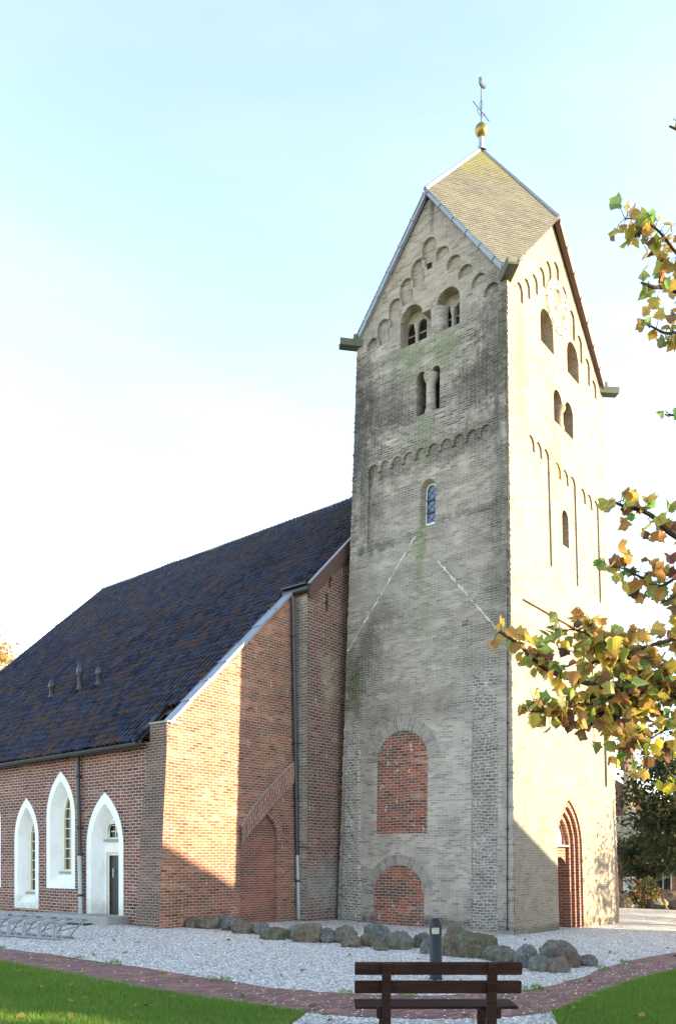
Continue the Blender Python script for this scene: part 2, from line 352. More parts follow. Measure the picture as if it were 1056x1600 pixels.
M['red_arch'] = masonry('arch of upright bricks', [(.05, (.11, .05, .038)), (.4, (.25, .095, .065)), (.8, (.35, .15, .10)), (.95, (.40, .24, .17))], (.54, .46, .38), bw=.30, bh=.072, ms=.009, wob=.006, dark=(.08, .05, .045), darkamt=.4)
M['pier'] = masonry('sooty brown brick', [(.05, (.07, .045, .04)), (.4, (.16, .085, .065)), (.8, (.24, .13, .10)), (.95, (.30, .20, .16))], (.33, .29, .26), bw=.2, bh=.062, ms=.009, wob=.012, dark=(.06, .05, .045), darkamt=.7)
M['voussoir'] = masonry('grey arch bricks', [(.1, (.15, .137, .12)), (.5, (.27, .247, .218)), (.95, (.36, .335, .30))], (.46, .435, .40), bw=.26, bh=.075, ms=.009, wob=.004)
M['lead'] = plain('lead sheet', (.25, .275, .33), .5, .45, .3, .2, 3.0)
M['ridge'] = plain('ridge tiles and mortar', (.13, .135, .15), .7, .3, 0, .5, 5.0)
M['leaddark'] = plain('mossy dark lead', (.09, .095, .075), .7, .3, 0, .4, 6.0)
M['zinc'] = plain('dark zinc', (.045, .048, .055), .45, .5, .3, .2, 4.0)
M['zinclight'] = plain('galvanised pipe', (.30, .34, .38), .4, .5, .5, .15, 5.0)
M['brownmetal'] = plain('brown painted board', (.10, .058, .052), .55, .4, 0, .2, 5.0)
M['palewood'] = plain('weathered lead covered board', (.27, .21, .18), .6, .3, 0, .35, 4.0)
M['dark'] = plain('dark boards and painted shade', (.018, .016, .015), .9, .1)  # boards of the openings, and painted shade behind them
M['darkwood'] = plain('brown oak door', (.05, .035, .028), .6, .3, 0, .4, 9.0)
M['mortar'] = plain('lime mortar', (.48, .47, .455), .95, .1, 0, .3, 14.0, .6)
M['iron'] = plain('wrought iron', (.03, .03, .032), .6, .4, .4)
M['stone'] = plain('grey sandstone', (.30, .29, .27), .9, .2, 0, .3, 8.0, .4)
t = NT('white limewash'); p = t.obj(); n1 = t.noise(p, 2.2, 6.0, .7); n2 = t.noise(t.scale(p, 9, 9, 1.2), 1.5, 5.0, .7)
c = t.ramp(t.math('ADD', t.math('MULTIPLY', n1, .6), t.math('MULTIPLY', n2, .4)), [(.28, (.62, .61, .58)), (.5, (.77, .77, .755)), (.7, (.81, .81, .80))])
zz = t.math('ADD', t.sep(p)[2], t.math('MULTIPLY', t.noise(p, 3.5, 5.0, .7), -1.1)); c = t.mix(t.math('MULTIPLY', t.math('SUBTRACT', 1.0, t.step(zz, -.25, .35)), .6), c, (.42, .40, .33))
t.bump(n1, .25, .012); M['white'] = t.done(c, .85, .2)
M['cream'] = plain('cream painted wood', (.72, .67, .50), .5, .4, 0, .06, 5.0)
M['gold'] = plain('tarnished gilding', (.26, .20, .06), .35, .5, .75, .5, 5.0)
M['black'] = plain('black paint', (.012, .012, .014), .4, .5)
M['darkdoor'] = plain('dark green black paint', (.014, .017, .018), .35, .5)
def glass_mat(name, c, rough=.06):
    t = NT(name); p = t.obj(); t.bump(t.noise(p, 3.0, 2.0), .12, .02)
    return t.done(c, rough, .9)
M['glass'] = glass_mat('dark window glass', (.015, .02, .028)); M['glass'].node_tree.nodes['Principled BSDF'].inputs['Coat Weight'].default_value = .6
M['lattice'] = glass_mat('leaded glass with painted sky', (.06, .10, .19), .22)  # blue of the reflected sky is put into the base colour

# ------------------------------------------------------------------ church tower
tower = thing('church_tower', A0, 'tall grey brick church tower with belfry arches and a lozenge shaped lichen yellow roof', 'church tower')
mb = MB()     # wall
def gable_outline(P, i0, i1, L, sh_=0.0):
    a, b = corner(*i0, ZE), corner(*i1, ZE)
    return [(0, -.5), (L, -.5), P.uv(b), ((P.uv(a)[0] + P.uv(b)[0]) / 2 + sh_, P.uv((a + b) / 2)[1] + (ZG - ZE)), P.uv(a)]
recN = []
# niches climbing along the shaded gable: (x of the left jamb, y of its foot, y of the arch top)
nw = .40
for (x, yb, xt, yt) in [(60, 840, 90, 745), (132, 800, 165, 612), (210, 672, 243, 472), (287, 535, 322, 332), (366, 400, 402, 200), (442, 258, 482, 48),
                        (530, 212, 565, 112), (610, 275, 645, 172), (690, 335, 735, 232), (782, 400, 820, 296), (868, 462, 912, 358)]:
    u, v = FN.px(560 + x / 4.4, 360 + yb / 4.4); vt = FN.px(560 + xt / 4.4, 360 + yt / 4.4)[1]
    u0 = u - nw + .02
    recN.append(dict(o=round_arch(u0, u0 + nw, v, vt - nw / 2), d=.085, b=0))
# belfry: two arches over one broad opening with a round pier in the middle
uL, vb = FN.px(625, 546); uR = FN.px(717.5, 508)[0]; vt1 = FN.px(652, 472)[1]
uP = FN.px(680, 520)[0]
h1, h2 = (uL - uP - .10) / 2, (uP - uR - .10) / 2; h = .335
vs = vt1 - h
ob = frieze(uR, uL, vb, [(uR + h, h, vs), (uL - h, h, vs)], .0)
def twin(uc, hw, v0, vsp, gap):
    return [dict(o=round_arch(uc - hw, uc - gap, v0, vsp), d=.45, b=None), dict(o=round_arch(uc + gap, uc + hw, v0, vsp), d=.45, b=None)]
ch = twin(uR + h - .02, h * .90, vb + .03, vs - .05, .045) + twin(uL - h + .02, h * .90, vb + .03, vs - .05, .045)
recN.append(dict(o=ob, d=.30, b=0, ch=ch))
belf = (uL, uR, uP, h, vb, vs)
# twin lights below it
tL, tvb = FN.px(650.5, 651); tR = FN.px(686.5, 640)[0]; tvt = FN.px(659, 580)[1]; th = (tL - tR) / 4 - .045
recN.append(dict(o=frieze(tR, tL, tvb, [(tR + th, th, tvt - th), (tL - th, th, tvt - th)], .0), d=.55, b=None))
# frieze panel
pu0, pv0 = FN.px(768, 800); pu1, pv1 = FN.px(573, 845)
tops = [(145, 517), (183, 503), (227, 488), (268, 474), (313, 458), (357, 444), (405, 427), (452, 411), (498, 395), (546, 377)]
tp = [FN.px(520 + a / 2.296, 500 + b / 2.296) for a, b in tops]
us = [pu1 + (pu0 - pu1) * (i + .5) / 10 for i in range(10)]; hh = abs(pu1 - pu0) / 20 - .035
vfr = sum(p[1] for p in tp) / 10
panel_ch = []
sU0, sV = FN.px(678, 815); sU1 = FN.px(655, 815)[0]; sVt = FN.px(667, 747)[1]; sh = (sU1 - sU0) / 2
so_ = round_arch(sU0, sU1, FN.px(666, 822)[1], sVt - sh); si_ = round_arch(sU0 + .06, sU1 - .06, FN.px(666, 822)[1] + .12, sVt - sh)
panel_ch.append(dict(o=so_, i=si_, d=.17, b=None))
recN.append(dict(o=frieze(pu0, pu1, (pv0 + pv1) / 2, [(u, hh, vfr - hh) for u in reversed(us)], .10), d=.055, b=0, ch=panel_ch))
# the two bricked-up arches (shallow beds, filled by parts below)
b1u1, b1v = FN.px(588, 1304); b1u0 = FN.px(667, 1304)[0]; b1t = FN.px(630, 1142)[1]; b1h = (b1u1 - b1u0) / 2
b2u1, b2v = FN.px(583, 1440); b2u0 = FN.px(662, 1440)[0]; b2t = FN.px(628, 1352)[1]; b2h = (b2u1 - b2u0) / 2
ar1, ar2 = round_arch(b1u0, b1u1, b1v, b1t - b1h, 20), round_arch(b2u0, b2u1, -.3, b2t - b2h, 20)
recN += [dict(o=ar1, d=.05, b=0), dict(o=ar2, d=.06, b=0)]
plate(mb, FN, gable_outline(FN, (0, 0), (1, 0), LN), recN)
# sunlit side
recW = []
for (x0, y0, x1, y1) in [(112, 448, 150, 545), (160, 418, 195, 520), (212, 372, 243, 490), (258, 335, 287, 445), (300, 295, 327, 405), (335, 262, 376, 480),
                         (393, 430, 424, 615), (445, 580, 474, 780), (490, 735, 520, 920), (540, 880, 568, 1060), (588, 1025, 608, 1140)]:
    u, v = FW.px(780 + x1 / 4, 340 + y1 / 4); vt = FW.px(780 + x0 / 4, 340 + y0 / 4)[1] + .05
    vt = max(vt, v + .45)
    recW.append(dict(o=round_arch(u - .36, u, v, vt - .18), d=.05, b=1, rm=1))
def twoarch(P, xa, ya, xb, yb, yt, ytx):
    u0, v0 = P.px(xa, ya); u1 = P.px(xb, yb)[0]; vt = P.px(ytx, yt)[1]; return u0, u1, v0, vt
u0, u1, v0, vt = twoarch(FW, 845, 545, 864, 550, 478, 848); wb1 = (u0, u1 + .05, v0, vt)
u0b, u1b, v0b, vtb = twoarch(FW, 884, 590, 904.5, 600, 525, 886)
hb = .41
fr = [(u0 + hb, hb, vt - hb), (u1b - hb, hb, vtb - hb)]
vtw = (vt + vtb) / 2; v0w = 14.9
chW = twin(u0 + hb, hb * .88, v0w + .03, vtw - hb - .04, .05) + twin(u1b - hb, hb * .88, v0w + .03, vtw - hb - .04, .05)
for c_ in chW: c_['rm'] = 1
for uc_, c_ in ((u0 + hb, chW[:2]), (u1b - hb, chW[2:])): recW.append(dict(o=round_arch(uc_ - hb, uc_ + hb, v0w, vtw - hb), d=.30, b=1, rm=1, ch=c_))
belfW = (u1b, u0, None, hb, v0w, vtw - hb)
u0, u1, v0, vt = twoarch(FW, 866, 673, 896, 692, 606, 869); v0 = FW.px(890, 690)[1] + .15; vt = (FW.px(869, 606)[1] + FW.px(886, 628)[1]) / 2; tw = (u1 - u0) / 4 - .05
recW.append(dict(o=frieze(u0, u1, v0, [(u0 + tw, tw, vt - tw), (u1 - tw, tw, vt - tw)], .0), d=.55, b=None, rm=1)); twW = (u0, u1, v0, vt, tw)
slu0, slv = FW.px(881.5, 850); slu1 = FW.px(891.5, 856)[0]; slt = FW.px(884, 796)[1]; slh = (slu1 - slu0) / 2
slit = dict(o=round_arch(slu0, slu1, slv, slt - slh), d=.5, b=None, rm=1)
for (xl, xr, yb, yc, arcs) in [(828, 863, 888, 862, [(830, 680), (843, 692), (857, 706)]), (869, 904, 917, 894, [(874, 724), (886, 737), (898, 749)]), (909, 939.5, 945, 921, [(913, 765), (924, 776), (935, 787)])]:
    ua, va = FW.px(xl, yc); ub, vb_ = FW.px(xr, yb); ww = (ub - ua) / 6
    vtop = sum(FW.px(*a)[1] for a in arcs) / 3
    recW.append(dict(o=frieze(ua, ub, (va + vb_) / 2, [(ua + ww * (2 * i + 1), ww * .84, vtop - ww * .84) for i in range(3)], .12), d=.045, b=1, rm=1,
                     ch=[slit] if xl == 869 else ()))
ua, va = FW.px(822, 1201); ub, vb_ = FW.px(949, 1234)
vt_ = FW.px(948, 1010)[1]
recW.append(dict(o=[(ua, (va + vb_) / 2), (ub, (va + vb_) / 2), (ub, vt_), (ua, vt_)], d=.06, b=1, rm=1))
# pointed portal in stepped brick orders
qu0, qv = FW.px(873.5, 1447); qu1 = FW.px(912, 1443)[0]; qvt = FW.px(892, 1251)[1]; qvs = FW.px(912, 1330)[1] + .1; qv = -.3
st = .125
def porch(k, v0=qv): return pointed_arch(qu0 + st * k, qu1 - st * k, v0, qvs, qvt - st * 1.25 * k)
vled = FW.px(893, 1322)[1]
dv = FW.px(893, 1332)[1]
dm = (qu0 + qu1) / 2
door_o = [(qu0 + st * 3 + .02, qv), (qu1 - st * 3 - .02, qv)] + [(dm + (qu1 - qu0 - st * 6 - .04) / 2 * math.cos(math.pi * k / 10), dv - .42 + .30 * math.sin(math.pi * k / 10)) for k in range(11)]
tymp = pointed_arch(qu0 + st * 3 + .1, qu1 - st * 3 - .1, vled + .05, max(qvs, vled + .2), qvt - st * 3.75 - .12)
inner = dict(o=porch(3), d=.09, b=2, rm=2, ch=[dict(o=door_o, d=.55, b=3, rm=2), dict(o=tymp, d=.07, b=4, rm=2)])
recW.append(dict(o=porch(0), i=porch(0), d=.05, b=2, rm=2, ch=[dict(o=porch(1), d=.08, b=2, rm=2, ch=[dict(o=porch(2), d=.08, b=2, rm=2, ch=[inner])])]))
plate(mb, FW, gable_outline(FW, (0, 0), (0, 1), LW, -.25), recW, mat=1)
plate(mb, FE, gable_outline(FE, (1, 0), (1, 1), LW, -.25), mat=0)
mid_c = (corner(0, 0, 11.6) + corner(1, 1, 11.6)) / 2
plate(mb, FS, gable_outline(FS, (0, 1), (1, 1), LN), mat=1)
fl = [corner(i, j, 11.6).lerp(mid_c, .14) for i, j in ((0, 0), (1, 0), (1, 1), (0, 1))]; mb.face(fl, mat=3)
for (ci, m0, m1) in (((1, 0), 0, 0), ((0, 0), 0, 1), ((0, 1), 1, 1)):
    sgE, sgW = (1 if ci[0] else -1), (1 if ci[1] else -1); z = .03; k = 0
    while z < ZE - .12:
        hh_ = .031; a_, b_ = (.11, .055) if k % 2 else (.055, .11); jx, jw = rnd.uniform(-.012, .016), rnd.uniform(-.012, .016)
        if rnd.random() < .06: jx -= .03; jw -= .03
        c_ = corner(*ci, z); cc = c_ + e * (sgE * (jx - a_)) + w * (sgW * (jw - b_)); n0 = len(mb.f)
        mb.box(cc, e * a_, w * b_, Z * (hh_ - .004))
        for q_ in range(n0, len(mb.f)):
            P3 = [Vector(mb.v[i_]) for i_ in mb.f[q_]]; nn_ = (P3[1] - P3[0]).cross(P3[2] - P3[0]).normalized()
            onW = abs(nn_.dot(e)) > .7; mb.m[q_] = m1 if onW and ci[0] == 0 else m0
            F_ = FW if onW else FN; mb.uv[q_] = [F_.uv(p_) for p_ in P3]
        z += .062; k += 1
mb.build('wall', [M['tuff'], M['tuff_w'], M['red_portal'], M['darkwood'], M['white']], tower)
# ledge across the portal
t = MB(); t.box(FW.p(dm, vled, .25), w * ((qu1 - qu0) / 2 - st * 3 - .005), Z * .022, e * .06); t.build('portal_ledge', M['stone'], tower)
# red fills with their grey arch rings
for (oo, u0, u1, vb_, vt, nm, grow) in ((ar1, b1u0, b1u1, b1v, b1t, 'upper', .34), (ar2, b2u0, b2u1, -.3, b2t, 'lower', .26)):
    f = MB(); plate(f, FN, [(a, b) for a, b in oo], d=.018)
    fo = f.build('bricked_up_arch', M['red_fill'], tower)
    hw = (u1 - u0) / 2; sp = vt - hw; c = (u0 + u1) / 2; g = MB()
    n = 24; O = [(c + (hw + grow) * math.cos(math.pi * k / n), sp + (hw + grow) * math.sin(math.pi * k / n)) for k in range(n + 1)]
    I = [(c + hw * math.cos(math.pi * k / n), sp + hw * math.sin(math.pi * k / n)) for k in range(n + 1)]
    ring(g, FN, O, I, -.006, closed=False); g.build('arch_ring', M['voussoir'], fo)
# rough strips left from old buttresses
def strip(P, pts, d, name, m):
    b = MB(); n = len(pts)
    # subdivided, uneven face
    rows = []
    (x0, y0), (x1, y1), (x2, y2), (x3, y3) = pts
    NU, NV = 7, 46
    for j in range(NV + 1):
        f = j / NV; a = P.px(x0 + (x3 - x0) * f, y0 + (y3 - y0) * f); c = P.px(x1 + (x2 - x1) * f, y1 + (y2 - y1) * f); r_ = []
        for i in range(NU + 1):
            g = i / NU; u, v = a[0] + (c[0] - a[0]) * g, a[1] + (c[1] - a[1]) * g
            tf = min(1, max(.02, (j - 2 - 3 * noise.noise(Vector((i * .9, x0, 2)))) / 14))
            if 0 < i < NU: dd = -d * tf + .012 * (1 - tf) - .03 * noise.noise(Vector((u * 5, v * 5, 3))) - .02 * noise.noise(Vector((u * 14, v * 14, 8)))
            else: dd = .02; u += .05 * noise.noise(Vector((i, v * 2.2, 1))) + .03 * noise.noise(Vector((i, v * 7, 4)))
            if j in (0, NV): dd = .02
            r_.append((P.p(u, v, dd), (u, v)))
        rows.append(r_)
    b.grid([[q[0] for q in r_] for r_ in rows], 0, False, False, lambda i, j: rows[i][j][1])
    return b.build(name, m, tower)
strip(FN, [(735, 1015), (781, 1005), (779, 1462), (733, 1456)], .035, 'buttress_scar', M['rough'])
strip(FN, [(541, 1096), (563, 1100), (567, 1450), (530, 1448)], .05, 'buttress_scar', M['rough'])
# mortar lines of a former roof
def scar(x0, y0, x1, y1, wd):
    a, c = FN.px(x0, y0), FN.px(x1, y1); n = 70; prev = None; b = MB()
    for k in range(n + 1):
        f = k / n; u, v = a[0] + (c[0] - a[0]) * f, a[1] + (c[1] - a[1]) * f
        nz = noise.noise(Vector((k * .21, x0, 0))) + .5 * noise.noise(Vector((k * .7, x0, 5)))
        q = wd * max(.12, .35 + 1.0 * nz); o_ = .05 * noise.noise(Vector((k * .5, 2, x0)))
        L_, R_ = u + o_ - q * (.7 + .6 * rnd.random()), u + o_ + q * (.7 + .6 * rnd.random())
        cur = (FN.p(L_, v, -.010), FN.p(R_, v, -.010), FN.p(L_, v, .01), FN.p(R_, v, .01))
        if nz < -.42:
            if b.f: b.build('mortar_scar', M['mortar'], tower); b = MB()
            prev = None; continue
        if prev:
            b.face([prev[0], prev[1], cur[1], cur[0]]); b.face([prev[2], prev[0], cur[0], cur[2]]); b.face([prev[1], prev[3], cur[3], cur[1]])
        prev = cur
    if b.f: b.build('mortar_scar', M['mortar'], tower)
scar(649, 838, 543, 1018, .045); scar(678, 870, 778, 985, .06)
# colonnettes, piers, boards and bars of the openings
def opening_set(P, uL, uR, uP, h, vb, vs):
    ps = 1.0
    for uc in (uR + h * (1 if uR < uL else -1), uL - h * (1 if uR < uL else -1)):
        b = MB(); hc_ = vs - .06 - vb; prof = [(.075, 0), (.075, .05), (.055, .08), (.045, .12), (.042, hc_ - .16), (.055, hc_ - .13), (.075, hc_ - .02), (.08, hc_ + .03)]
        b.lathe(P.p(uc, vb, .285), prof, 12); b.build('colonnette', M['stone'], tower)
        b = MB()
        b.box(P.p(uc, (vb + vs + h) / 2, .40), P.U * (h * 1.02), P.V * ((vs + h - vb) / 2 + .05), P.N * .015); b.build('belfry_shade_sheet', M['dark'], tower)  # dark sheet standing in for the unlit belfry interior
        b = MB(); b.box(P.p(uc, vb + .22, .365), P.U * (h * .95), P.V * .22, P.N * .012); bo = b.build('belfry_board', M['dark'], tower)
        b = MB(); b.box(P.p(uc, vb + .46, .35), P.U * (h * .90), P.V * .016, P.N * .012); b.build('bar', M['palewood'], bo)
    if uP is None: return
    b = MB(); hp = vs - vb; b.lathe(P.p(uP, vb - .02, .22 * max(1, ps * .95)), [(.235 * ps, 0), (.225 * ps, .1), (.215 * ps, hp * .82), (.225 * ps, hp * .9), (.24 * ps, hp + .02)], 18)
    b.build('belfry_pier', M['tuff'] if P is FN else M['tuff_w'], tower)
opening_set(FN, *belf); opening_set(FW, *belfW)
for (P, a, b_, v0, vt, thh, m) in ((FN, tR, tL, tvb, tvt, th, M['tuff']), (FW, *twW, M['tuff_w'])):
    c = (a + b_) / 2; H = vt - thh - v0
    b = MB(); b.lathe(P.p(c, v0, .16), [(.17, 0), (.16, .12), (.13, .2), (.125, H * .82), (.17, H * .9), (.20, H * 1.02)], 14); b.build('colonnette', m, tower)
    b = MB(); b.box(P.p(c, v0 + H / 2 + thh * .5, .52), P.U * (b_ - a) * .49, P.V * (H / 2 + thh * .5), P.N * .012); b.build('belfry_shade_sheet', M['dark'], tower)  # dark sheet in place of the shade behind the twin lights
    for uc, k in ((a + thh, .35), (b_ - thh, .25)):
        b = MB(); b.box(P.p(uc, v0 + H * k, .45), P.U * thh, P.V * (H * k * .9), P.N * .02); bo = b.build('belfry_board', M['dark'], tower)
        b = MB(); b.box(P.p(uc, v0 + H * (k * 1.9), .40), P.U * thh * 1.0, P.V * .016, P.N * .02); b.build('bar', M['palewood'], bo)
# leaded window in the frieze panel
b = MB(); g_out = si_; cc = [(a + ((sU0 + sU1) / 2 - a) * .14, v + (.04 if v < sV + .6 else -.03)) for a, v in si_]
ring(b, FN, g_out, cc, .225, base=.255); wf = b.build('window', M['white'], tower); 
for i in range(0): pass
b = MB(); plate(b, FN, si_, d=.25); b.build('pane', M['lattice'], wf)
b = MB()
v0_, v1_ = si_[0][1], sVt - .15; um = (sU0 + sU1) / 2; hw_ = (sU1 - sU0) / 2 - .07
for k in (.33, .66): one_box('saddle_bar', FN.p(um, v0_ + (v1_ - v0_) * k, .232), e * hw_, FN.V * .022, FN.N * .010, M['black'], wf)
for k in range(-3, 10):
    p0 = v0_ + k * .17
    for s_ in (1, -1):
        q0, q1 = (um - hw_ * s_, p0), (um + hw_ * s_, p0 + .26)
        if q0[1] < v0_ or q1[1] > v1_: continue
        b = MB(); b.tube([FN.p(*q0, .24), FN.p(*q1, .24)], .006, 4); b.build('lead_came', M['black'], wf)
b = MB(); plate(b, FW, slit['o'], d=.45); b.build('window', M['dark'], tower)
# lightning conductor, iron wall tie, put-log hole
b = MB(); pts = [FN.px(791, 470), FN.px(793.5, 640), FN.px(794, 900), FN.px(793.5, 1200), FN.px(793, 1452)]
b.tube([FN.p(u, v, -.03) for u, v in pts], .012, 6)
for k in range(14):
    f = k / 13 * 3.999; i = int(f); u = pts[i][0] + (pts[i + 1][0] - pts[i][0]) * (f - i); v = pts[i][1] + (pts[i + 1][1] - pts[i][1]) * (f - i)
    b.box(FN.p(u, v, -.015), e * .022, FN.V * .022, FN.N * .03)
b.build('lightning_conductor', M['iron'], tower)
b = MB(); u, v = FN.px(671, 415); b.box(FN.p(u, v, 0), e * .07, FN.V * .07, FN.N * .012); b.build('putlog_hole_shade', M['dark'], tower)  # dark plate painted for the shade inside the hole
b = MB(); u, v = FN.px(727, 974); b.box(FN.p(u, v, 0), e * .09, FN.V * .06, FN.N * .012); b.build('red_brick', M['red_fill'], tower)
# clock dial: open ring with hour marks on the sunlit gable
b = MB(); cu = (FW.px(852, 470)[0] + FW.px(884, 500)[0]) / 2 - .2; cv = (FW.px(862, 447)[1] + FW.px(878, 515)[1]) / 2
cu, cv = FW.px(869.5, 481); CS = .72
def cp(a, r_, d): return FW.p(cu + CS * r_ * math.sin(a), cv + CS * r_ * math.cos(a), d)
for r_ in (.92, .66): b.tube([cp(2 * math.pi * k / 40, r_, -.06) for k in range(41)], .016, 6)
NUM = ['XII', 'I', 'II', 'III', 'IIII', 'V', 'VI', 'VII', 'VIII', 'IX', 'X', 'XI']
def bar2(a, r0, x0, r1, x1, wd=.016):
    """stroke of a numeral: radial positions and sideways offsets at hour angle a"""
    U2 = FW.U * math.cos(a) - FW.V * math.sin(a); R2 = FW.U * math.sin(a) + FW.V * math.cos(a); C = FW.p(cu, cv, -.075)
    b.tube([C + R2 * r0 * CS + U2 * x0 * CS, C + R2 * r1 * CS + U2 * x1 * CS], wd * .8, 5)
for hnum, s_ in enumerate(NUM):
    a = 2 * math.pi * hnum / 12; wds = {'I': .06, 'V': .12, 'X': .12}; tot = sum(wds[c] for c in s_); x = -tot / 2
    for c in s_:
        k = wds[c]; x0, x1 = x + .012, x + k - .012
        if c == 'I': bar2(a, .69, (x0 + x1) / 2, .89, (x0 + x1) / 2)
        elif c == 'V': bar2(a, .89, x0, .69, (x0 + x1) / 2); bar2(a, .69, (x0 + x1) / 2, .89, x1)
        else: bar2(a, .89, x0, .69, x1); bar2(a, .69, x0, .89, x1)
        x += k
ck = b.build('clock_dial', M['white'], tower)
b = MB()
for a, L in ((R(100), .5), (R(205), .72)): b.tube([cp(a, -.1, -.10), cp(a, L, -.10)], .018, 6)
b.build('clock_hand', M['white'], ck)
# roof: four lozenge faces laid in courses
def slate_mat():
    t = NT('lichen covered slates'); uv = t.uv()
    b = t.n('ShaderNodeTexBrick', offset=.5); t.l(uv, b.inputs['Vector'])
    for k, v_ in (('Color1', (0, 0, 0, 1)), ('Color2', (1, 1, 1, 1)), ('Mortar', (0, 0, 0, 1))): b.inputs[k].default_value = v_
    b.inputs['Scale'].default_value = 1; b.inputs['Brick Width'].default_value = .2; b.inputs['Row Height'].default_value = .117; b.inputs['Mortar Size'].default_value = .005
    n1 = t.noise(uv, .8, 6.0, .65); n2 = t.noise(uv, 7.0, 4.0, .7)
    v = t.math('ADD', t.math('MULTIPLY', b.outputs['Color'], .35), t.math('ADD', t.math('MULTIPLY', n1, .55), t.math('MULTIPLY', n2, .4)), clamp=True)
    c = t.ramp(v, [(.2, (.090, .086, .072)), (.45, (.125, .120, .100)), (.65, (.150, .144, .118)), (.85, (.172, .165, .122)), (1, (.19, .18, .12))])
    X = t.sep(uv)
    c = t.mix(t.math('MULTIPLY', t.step(t.math('ADD', X[1], t.math('MULTIPLY', n1, 4.0)), 6.4, 8.6), .7), c, (.19, .185, .05))
    c = t.mix(t.math('MULTIPLY', b.outputs['Fac'], .7), c, (.03, .028, .02))
    t.bump(t.math('ADD', n2, b.outputs['Color']), .4, .01)
    return t.done(c, .8, .3)
M['slate'] = slate_mat()
def mid(a, b): return (a + b) / 2
apx = {'N': mid(corner(0, 0, ZE), corner(1, 0, ZE)), 'W': mid(corner(0, 0, ZE), corner(0, 1, ZE)), 'E': mid(corner(1, 0, ZE), corner(1, 1, ZE)), 'S': mid(corner(0, 1, ZE), corner(1, 1, ZE))}
for k in apx: apx[k] = apx[k] + Z * (ZG - ZE) + (w * -.25 if k in 'WE' else w * 0)
out = {'N': -w, 'S': w, 'W': -e, 'E': e}
C0 = mid(corner(0, 0, ZE), corner(1, 1, ZE)); spire = Vector((C0.x, C0.y, 2 * ZG - ZE)) + w * -.25
b = MB(); LIFT = .07
for (ci, a1, a2) in (((0, 0), 'N', 'W'), ((1, 0), 'E', 'N'), ((1, 1), 'S', 'E'), ((0, 1), 'W', 'S')):
    c = corner(*ci, ZE); va, vb_ = apx[a1] - c, apx[a2] - c; nn = va.cross(vb_).normalized()
    if nn.z < 0: nn = -nn
    va = va + out[a1] * .06; vb_ = vb_ + out[a2] * .06; c2 = c + out[a1] * .06 + out[a2] * .06
    va, vb_ = apx[a1] + out[a1] * .06 - c2, apx[a2] + out[a2] * .06 - c2
    vb2 = spire - (c2 + va)
    hd = (va.cross(vb_)); sl_dir = (Z - nn * nn.z).normalized(); hz = sl_dir.cross(nn).normalized()
    K = 62
    def P_(a, bb): return c2 + va * a + vb_ * bb + (spire - c2 - va - vb_) * (a * bb)
    for k in range(K):
        s0, s1 = 2 * k / K, 2 * (k + 1) / K
        q = []
        n_ = 14
        for s_ in (s0, s1):
            lo, hi = max(0, s_ - 1), min(1, s_)
            q.append([P_(lo + (hi - lo) * i / n_, s_ - (lo + (hi - lo) * i / n_)) for i in range(n_ + 1)])
        jit = [.007 + .005 * rnd.random() for _ in range(n_ + 1)]
        lowr = [p + nn * (LIFT + jit[i]) for i, p in enumerate(q[0])]; up = [p + nn * LIFT for p in q[1]]; low0 = [p + nn * LIFT for p in q[0]]
        UV = lambda p: (p.dot(hz), (p - c2).dot(sl_dir))
        for i in range(n_):
            b.face([lowr[i], lowr[i + 1], up[i + 1], up[i]], [UV(x) for x in (lowr[i], lowr[i + 1], up[i + 1], up[i])])
            b.face([low0[i], low0[i + 1], lowr[i + 1], lowr[i]], [UV(x) for x in (low0[i], low0[i + 1], lowr[i + 1], lowr[i])])
roof = b.build('roof', M['slate'], tower)
b = MB()
for k in 'NWES': b.tube([apx[k] + out[k] * .1 + Z * .10, mid(apx[k] + out[k] * .1, spire) + Z * .11, spire + Z * .12], .055, 8)
b.build('ridge_roll', M['lead'], roof)
# verge trim: lead on the shaded gable, jointed boards on the sunlit one
def verge(a, c, ov, m, wd, nseg, thick=.05, up=.10):
    b = MB(); d = (c - a); L = d.length; d = d.normalized(); nb = ov.cross(d).normalized()
    if nb.z < 0: nb = -nb
    for k in range(nseg):
        p0, p1 = a + d * (L * k / nseg + .006), a + d * (L * (k + 1) / nseg - .006)
        b.box((p0 + p1) / 2 + ov * (wd * .5 - .02) + nb * (up - thick), d * ((p1 - p0).length / 2), ov * (wd * .5), nb * thick)
        b.box(p1 + ov * (wd * .5) + nb * (up - thick), d * .02, ov * (wd * .5 + .004), nb * (thick + .012))
    b.build('verge_trim', m, tower)
verge(corner(1, 0, ZE), apx['N'], -w, M['lead'], .10, 6, .055)
verge(corner(0, 0, ZE), apx['N'], -w, M['lead'], .10, 6, .055)
verge(corner(0, 0, ZE), apx['W'], -e, M['palewood'], .06, 6, .03)
verge(corner(0, 1, ZE), apx['W'], -e, M['brownmetal'], .14, 7, .075)
verge(corner(0, 1, ZE), apx['S'], w, M['lead'], .14, 6, .08)
verge(corner(1, 1, ZE), apx['S'], w, M['lead'], .14, 6, .08)
verge(corner(1, 0, ZE), apx['E'], e, M['lead'], .14, 6, .08)
verge(corner(1, 1, ZE), apx['E'], e, M['lead'], .14, 6, .08)
